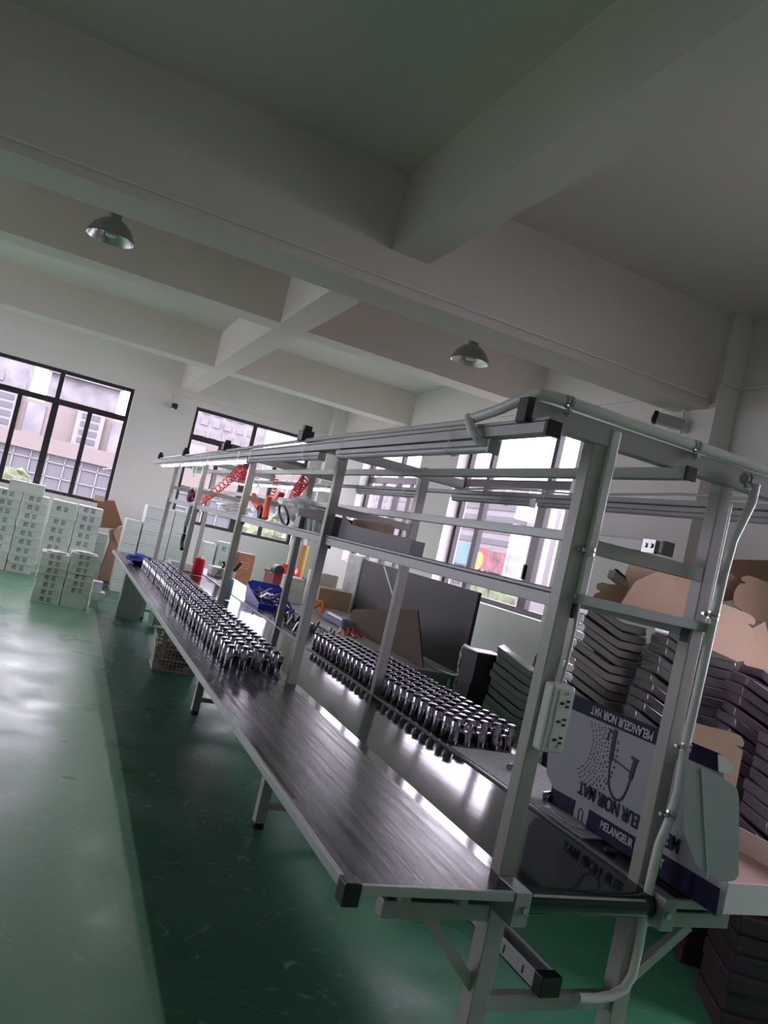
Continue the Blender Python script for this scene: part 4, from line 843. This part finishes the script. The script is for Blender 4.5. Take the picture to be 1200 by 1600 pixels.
# ------------------------------------------------------------------ second table and things behind the bench
st = thing('side_table', 'low grey table behind the bench carrying cartons and a red crate', 'table', (2.65, 7.3, 0))
obj('tabletop', MB().box(2.30, 2.94, 4.95, 9.0, 0.70, 0.73), mat('table_grey', (0.42, 0.44, 0.45), 0.35), st, bevel=0.004)
for x in (2.34, 2.86):
    for y in (5.0, 8.9): obj('leg', MB().box(x, x+0.04, y, y+0.04, 0, 0.70), rackm, st)
rc = thing('red_crate', 'dark red plastic crate on the low table by the far posts', 'crate', (2.5, 8.5, 0.73))
mb = MB().box(2.36, 2.80, 8.35, 8.36, 0.732, 0.95).box(2.36, 2.80, 8.74, 8.75, 0.732, 0.95).box(2.36, 2.37, 8.36, 8.74, 0.732, 0.95).box(2.79, 2.80, 8.36, 8.74, 0.732, 0.95).box(2.37, 2.79, 8.36, 8.74, 0.732, 0.74)
obj('crate_body', mb, redd, rc); obj('rim', MB().box(2.35, 2.81, 8.34, 8.36, 0.94, 0.96).box(2.35, 2.81, 8.74, 8.76, 0.94, 0.96), redd, rc)
tag(obj('red_bag', MB().blob((2.52, 8.5, 0.98), 0.13, 3, 0.25, 2, (1, 1, 0.7)), redp, smooth=True, loc=(2.52, 8.5, 0.9)), 'bright red bag heaped in the dark red crate', 'bag')
tag(obj('black_roll', MB().cyl((2.40, 8.33, 1.0), (2.40, 8.50, 1.0), 0.055, 20), blackp, smooth=True, loc=(2.40, 8.4, 1.0)), 'black roll resting on the rim of the dark red crate', 'roll')
tag(obj('paper_roll', MB().cyl((2.60, 8.62, 0.80), (2.60, 8.62, 1.36), 0.055, 16), cartonw2, smooth=True, loc=(2.6, 8.62, 0.8)), 'tall white paper roll standing in the red crate', 'roll')
tag(obj('yellow_roll', MB().cyl((2.72, 8.62, 0.80), (2.72, 8.62, 1.32), 0.04, 16), mat('ochre', (0.6, 0.36, 0.08), 0.6), smooth=True, loc=(2.72, 8.62, 0.8)), 'ochre printed roll standing in the red crate', 'roll')
def kbox(x0, x1, y0, y1, z0, z1, m, label, cat='carton', name='kraft_carton'):
    t = thing(name, label, cat, ((x0+x1)/2, (y0+y1)/2, z0)); obj('box', MB().box(x0, x1, y0, y1, z0, z1), m, t, bevel=0.003); obj('tape', MB().box((x0+x1)/2-0.025, (x0+x1)/2+0.025, y0-0.001, y1, z1-0.0005, z1+0.001), mat('tape_tan', (0.5, 0.38, 0.24), 0.3), t); return t
kbox(2.55, 2.90, 7.02, 7.3, 0.732, 0.80, kraft2, 'flat open kraft tray on the low table'); kbox(2.56, 2.90, 7.35, 7.65, 0.732, 0.98, kraft3, 'pale kraft carton on the low table below a white tub')
kbox(2.60, 2.85, 7.7, 7.95, 0.732, 1.10, cartonw2, 'white tub with lid behind the pale kraft carton', 'tub', 'white_tub')
carton(2.32, 7.75, 0.732, 0.22, 0.25, 0.14, 'white carton on the low table between the posts, lower one', G5, cartonw2, text=False); carton(2.35, 7.75, 0.873, 0.18, 0.25, 0.12, 'white carton on the low table between the posts, upper one', G5, cartonw2, text=False)
og = thing('orange_clamp', 'orange spring clamp lying on the low table', 'clamp', (2.45, 7.05, 0.732))
obj('jaw', MB().tube([(2.36, 7.00, 0.745), (2.44, 7.03, 0.82), (2.50, 7.05, 0.87)], 0.02, 8), orange, og, smooth=True); obj('jaw', MB().tube([(2.52, 7.00, 0.78), (2.50, 7.05, 0.87), (2.44, 7.07, 0.86)], 0.02, 8), orange, og, smooth=True)
mb = MB()
for k in range(7): mb.tube([(2.33+0.03*k, 6.0+random.uniform(-0.06, 0.06), 0.74), (2.38+0.02*k, 6.1, 0.76+random.random()*0.03), (2.45+0.02*k, 6.15+random.uniform(-0.1, 0.1), 0.74)], 0.007, 6)
tag(obj('red_rope', mb, redp, smooth=True, loc=(2.4, 6.05, 0.735)), 'tangle of bright red cord at the near end of the low table', 'cord')
tag(obj('clear_sheet', MB().box(2.50, 2.88, 6.42, 6.95, 0.732, 0.82), mat('lilac_wrap', (0.28, 0.28, 0.40), 0.2, bump=0.5, bscale=12), bevel=0.02, loc=(2.7, 6.7, 0.732)), 'lilac plastic-wrapped bundle beside the orange clamp', 'bundle')
dp = thing('room_divider', 'tall dark grey partition panel standing behind the bench', 'panel', (3.0, 6.4, 0))
obj('board', MB().box(3.0, 3.03, 5.12, 7.50, 0.55, 1.335), darkpanel, dp, bevel=0.003); obj('wrapped_end', MB().box(2.985, 3.05, 7.50, 7.90, 0.62, 1.36), foil, dp, bevel=0.01, label='silver-wrapped end of the panel')
for y in (5.2, 6.3, 7.4): obj('leg', MB().box(3.0, 3.03, y, y+0.04, 0, 0.55), darksteel, dp)
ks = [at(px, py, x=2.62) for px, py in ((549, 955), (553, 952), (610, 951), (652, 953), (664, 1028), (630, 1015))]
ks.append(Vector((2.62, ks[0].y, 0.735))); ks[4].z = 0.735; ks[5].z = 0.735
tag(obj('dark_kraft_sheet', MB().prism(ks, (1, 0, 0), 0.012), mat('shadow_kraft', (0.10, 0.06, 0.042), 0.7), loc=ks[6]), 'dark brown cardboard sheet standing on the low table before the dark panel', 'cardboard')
cbn = thing('dark_cabinet', 'low black cabinet below the dark panel', 'cabinet', (3.2, 5.8, 0)); obj('body', MB().box(3.06, 3.5, 5.15, 7.3, 0.0, 0.54), mat('cab_black', (0.02, 0.018, 0.02), 0.5), cbn, bevel=0.005)
obj('door', MB().box(3.045, 3.06, 5.17, 6.2, 0.03, 0.52), MATS['cab_black'], cbn); obj('door', MB().box(3.045, 3.06, 6.22, 7.28, 0.03, 0.52), MATS['cab_black'], cbn)
tag(obj('sagging_cable', MB().tube([at(px, py, x=2.75) for px, py in ((600, 885), (612, 925), (622, 960), (635, 995), (655, 1025), (680, 1045), (710, 1055), (735, 1050), (757, 1043))], 0.006, 8), whitep, smooth=True, loc=at(600, 885, x=2.75)), 'thin pale cable sagging in front of the dark panel', 'cable')
bm_ = thing('black_machine', 'tall black box-shaped machine standing behind the chrome rows', 'machine', (2.72, 4.42, 0))
obj('column', MB().box(2.68, 2.78, 4.35, 4.47, 0, 0.78), navycloth, bm_, bevel=0.005); obj('head', MB().box(2.62, 2.82, 4.32, 4.50, 0.78, 0.99), blackp, bm_, bevel=0.004); obj('side_box', MB().box(2.60, 2.86, 4.30, 4.45, 0.70, 0.80), blackp, bm_, bevel=0.004); obj('top_plate', MB().box(2.615, 2.825, 4.315, 4.505, 0.99, 0.997), alum2, bm_)
# ------------------------------------------------------------------ dark glossy packs
def make_pack(m, w=0.36, d=0.32, h=0.0485):
    """a folded, slightly sagging glossy flat pack; near corner low"""
    mb = MB(); nx, ny = 8, 8; G = []
    for lay in (0, 1):
        for i in range(nx+1):
            for j in range(ny+1):
                u, v = i/nx, j/ny
                x = (u-0.5)*w; y = (v-0.5)*d
                bul = 0.010*math.sin(PI*u)*math.sin(PI*v)
                zz = lay*h + (bul*0.6 if lay else 0) + 0.15*max(0, 0.6-u)*w/0.33 - 0.008*v
                G.append(mb.bm.verts.new((x, y, zz)))
    idx = lambda l, i, j: G[l*(nx+1)*(ny+1)+i*(ny+1)+j]
    for i in range(nx):
        for j in range(ny):
            mb.bm.faces.new((idx(1, i, j), idx(1, i+1, j), idx(1, i+1, j+1), idx(1, i, j+1))); mb.bm.faces.new((idx(0, i, j), idx(0, i, j+1), idx(0, i+1, j+1), idx(0, i+1, j)))
    for i in range(nx): mb.bm.faces.new((idx(0, i, 0), idx(0, i+1, 0), idx(1, i+1, 0), idx(1, i, 0))); mb.bm.faces.new((idx(0, i, ny), idx(1, i, ny), idx(1, i+1, ny), idx(0, i+1, ny)))
    for j in range(ny): mb.bm.faces.new((idx(0, 0, j), idx(1, 0, j), idx(1, 0, j+1), idx(0, 0, j+1))); mb.bm.faces.new((idx(0, nx, j), idx(0, nx, j+1), idx(1, nx, j+1), idx(1, nx, j)))
    o = obj('film_pack', mb, m, smooth=True, bevel=0.006); return o
packs = {}
def pack(x, y, z, rz, m, label, group, tilt=(0, 0)):
    if m.name not in packs: o = packs[m.name] = make_pack(m)
    else: o = packs[m.name].copy(); COL.objects.link(o)
    o.location = (x, y, z); o.rotation_euler = (tilt[0], tilt[1], rz); return tag(o, label, 'pack', group)
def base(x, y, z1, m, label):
    m = mat('shaded_pack_maroon', (0.05, 0.022, 0.036), 0.55, bump=0.3, bscale=6)  # shadow over the lower packs, put into a dark maroon colour
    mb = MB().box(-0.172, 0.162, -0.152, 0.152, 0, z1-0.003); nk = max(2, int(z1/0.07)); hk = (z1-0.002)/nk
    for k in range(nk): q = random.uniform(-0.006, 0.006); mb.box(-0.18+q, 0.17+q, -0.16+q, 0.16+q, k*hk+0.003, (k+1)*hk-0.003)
    tag(obj('shaded_pack_base', mb.xf(Matrix.Rotation(math.radians(-30), 4, 'Z')), m, bevel=0.01), label, 'bundle').location = (x, y, 0)
def stack(x, y, z0, n, rz, m, lean, desc, step=0.0505, jit=0.06):
    g = 'dark glossy packs in the stack '+desc
    if z0 > 0.02: base(x, y, z0, m, 'shade-darkened bundle under the stack '+desc)
    for k in range(n):
        q = k*1.0
        pack(x+lean[0]*q+random.uniform(-0.012, 0.012), y+lean[1]*q+random.uniform(-0.012, 0.012), z0+0.008+k*step, rz+random.uniform(-jit, jit), m, 'dark folded pack, stack '+desc, g, (random.uniform(-0.012, 0.012), random.uniform(-0.02, 0.02)))
R30 = math.radians(-30)
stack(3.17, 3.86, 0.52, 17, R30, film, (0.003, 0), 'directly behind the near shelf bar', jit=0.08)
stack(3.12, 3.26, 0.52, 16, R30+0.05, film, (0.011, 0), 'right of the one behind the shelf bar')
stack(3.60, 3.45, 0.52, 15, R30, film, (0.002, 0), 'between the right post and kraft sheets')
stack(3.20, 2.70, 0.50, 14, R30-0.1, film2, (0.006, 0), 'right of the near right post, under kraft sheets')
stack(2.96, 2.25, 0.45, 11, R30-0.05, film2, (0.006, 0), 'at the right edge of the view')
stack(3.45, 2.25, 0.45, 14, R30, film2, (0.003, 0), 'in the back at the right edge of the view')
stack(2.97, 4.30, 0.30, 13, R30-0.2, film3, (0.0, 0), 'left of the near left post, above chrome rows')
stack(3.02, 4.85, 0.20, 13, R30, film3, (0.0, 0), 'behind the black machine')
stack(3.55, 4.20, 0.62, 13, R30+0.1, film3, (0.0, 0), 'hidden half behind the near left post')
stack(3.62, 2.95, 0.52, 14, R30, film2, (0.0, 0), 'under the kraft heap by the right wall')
# kraft sheets on top of the packs
def sheet(pts, y, m, label, lean=0.25):
    P_ = [at(px, py, y=y) for px, py in pts]; z0 = min(p.z for p in P_)
    Q = [(p.x, p.y+(p.z-z0)*lean, p.z) for p in P_]
    tag(obj('kraft_sheet', MB().prism(Q, (0, 1, -lean), 0.007), m, loc=P_[0]), label, 'cardboard sheet')
sheet([(989, 900), (1003, 876), (1060, 878), (1120, 900), (1125, 1000), (1000, 960)], 3.75, kraft3, 'pale kraft sheet at the back of the heap above the shelf bar')
sheet([(974, 944), (1003, 910), (1040, 896), (1075, 900), (1130, 915), (1140, 1000), (1060, 985)], 3.5, kraft, 'large kraft sheet in front of the pale one above the shelf bar')
sheet([(926, 940), (934, 928), (945, 925), (938, 920), (940, 913), (948, 911), (960, 914), (1003, 918), (990, 960), (940, 955)], 3.85, kraft3, 'kraft sheet with a rounded tab at the left end of the heap')
sheet([(1075, 905), (1084, 886), (1088, 878), (1095, 876), (1101, 880), (1102, 905), (1102, 985), (1060, 975)], 3.9, kraft3, 'small rounded kraft tab beside the right column')
sheet([(1120, 874), (1215, 876), (1215, 920), (1120, 905)], 3.8, kraft2, 'brown cardboard band at the back right of the heap', 0.1)
sheet([(1120, 892), (1138, 893), (1152, 898), (1162, 907), (1164, 914), (1157, 920), (1152, 938), (1118, 940)], 3.55, kraft3, 'kraft sheet with a rounded shoulder right of the post')
sheet([(1150, 945), (1156, 926), (1164, 916), (1178, 913), (1171, 909), (1173, 904), (1185, 901), (1200, 907), (1220, 914), (1220, 985), (1180, 968)], 3.45, kraft, 'kraft sheet with a round tab at the right edge')
sheet([(1115, 938), (1130, 940), (1180, 960), (1191, 966), (1195, 973), (1191, 979), (1180, 977), (1190, 988), (1166, 1033), (1152, 1034), (1105, 1012)], 3.0, kraft, 'big kraft sheet with notched corner in front of the heap')
sheet([(1192, 985), (1215, 975), (1215, 1070), (1166, 1038)], 3.05, kraft, 'kraft sheet at the right edge below the notched one')
sheet([(828, 1060), (838, 1026), (846, 1018), (862, 1010), (862, 1060)], 4.6, kraft3, 'kraft flap peeping out left of the near left post', 0.1)
pz = at(968, 905, y=3.95)
fp = thing('silver_pack', 'small silver and black open pack on top of the kraft heap', 'pack', (pz.x, pz.y, pz.z-0.06))
obj('sleeve', MB().bar(pz+Vector((-0.07, 0, 0.02)), pz+Vector((0.10, 0.05, -0.03)), 0.05, 0.05), alum, fp, bevel=0.004); obj('dark_edge', MB().bar(pz+Vector((-0.06, -0.02, 0.052)), pz+Vector((0.11, 0.03, 0.0)), 0.02, 0.008), blackp, fp)
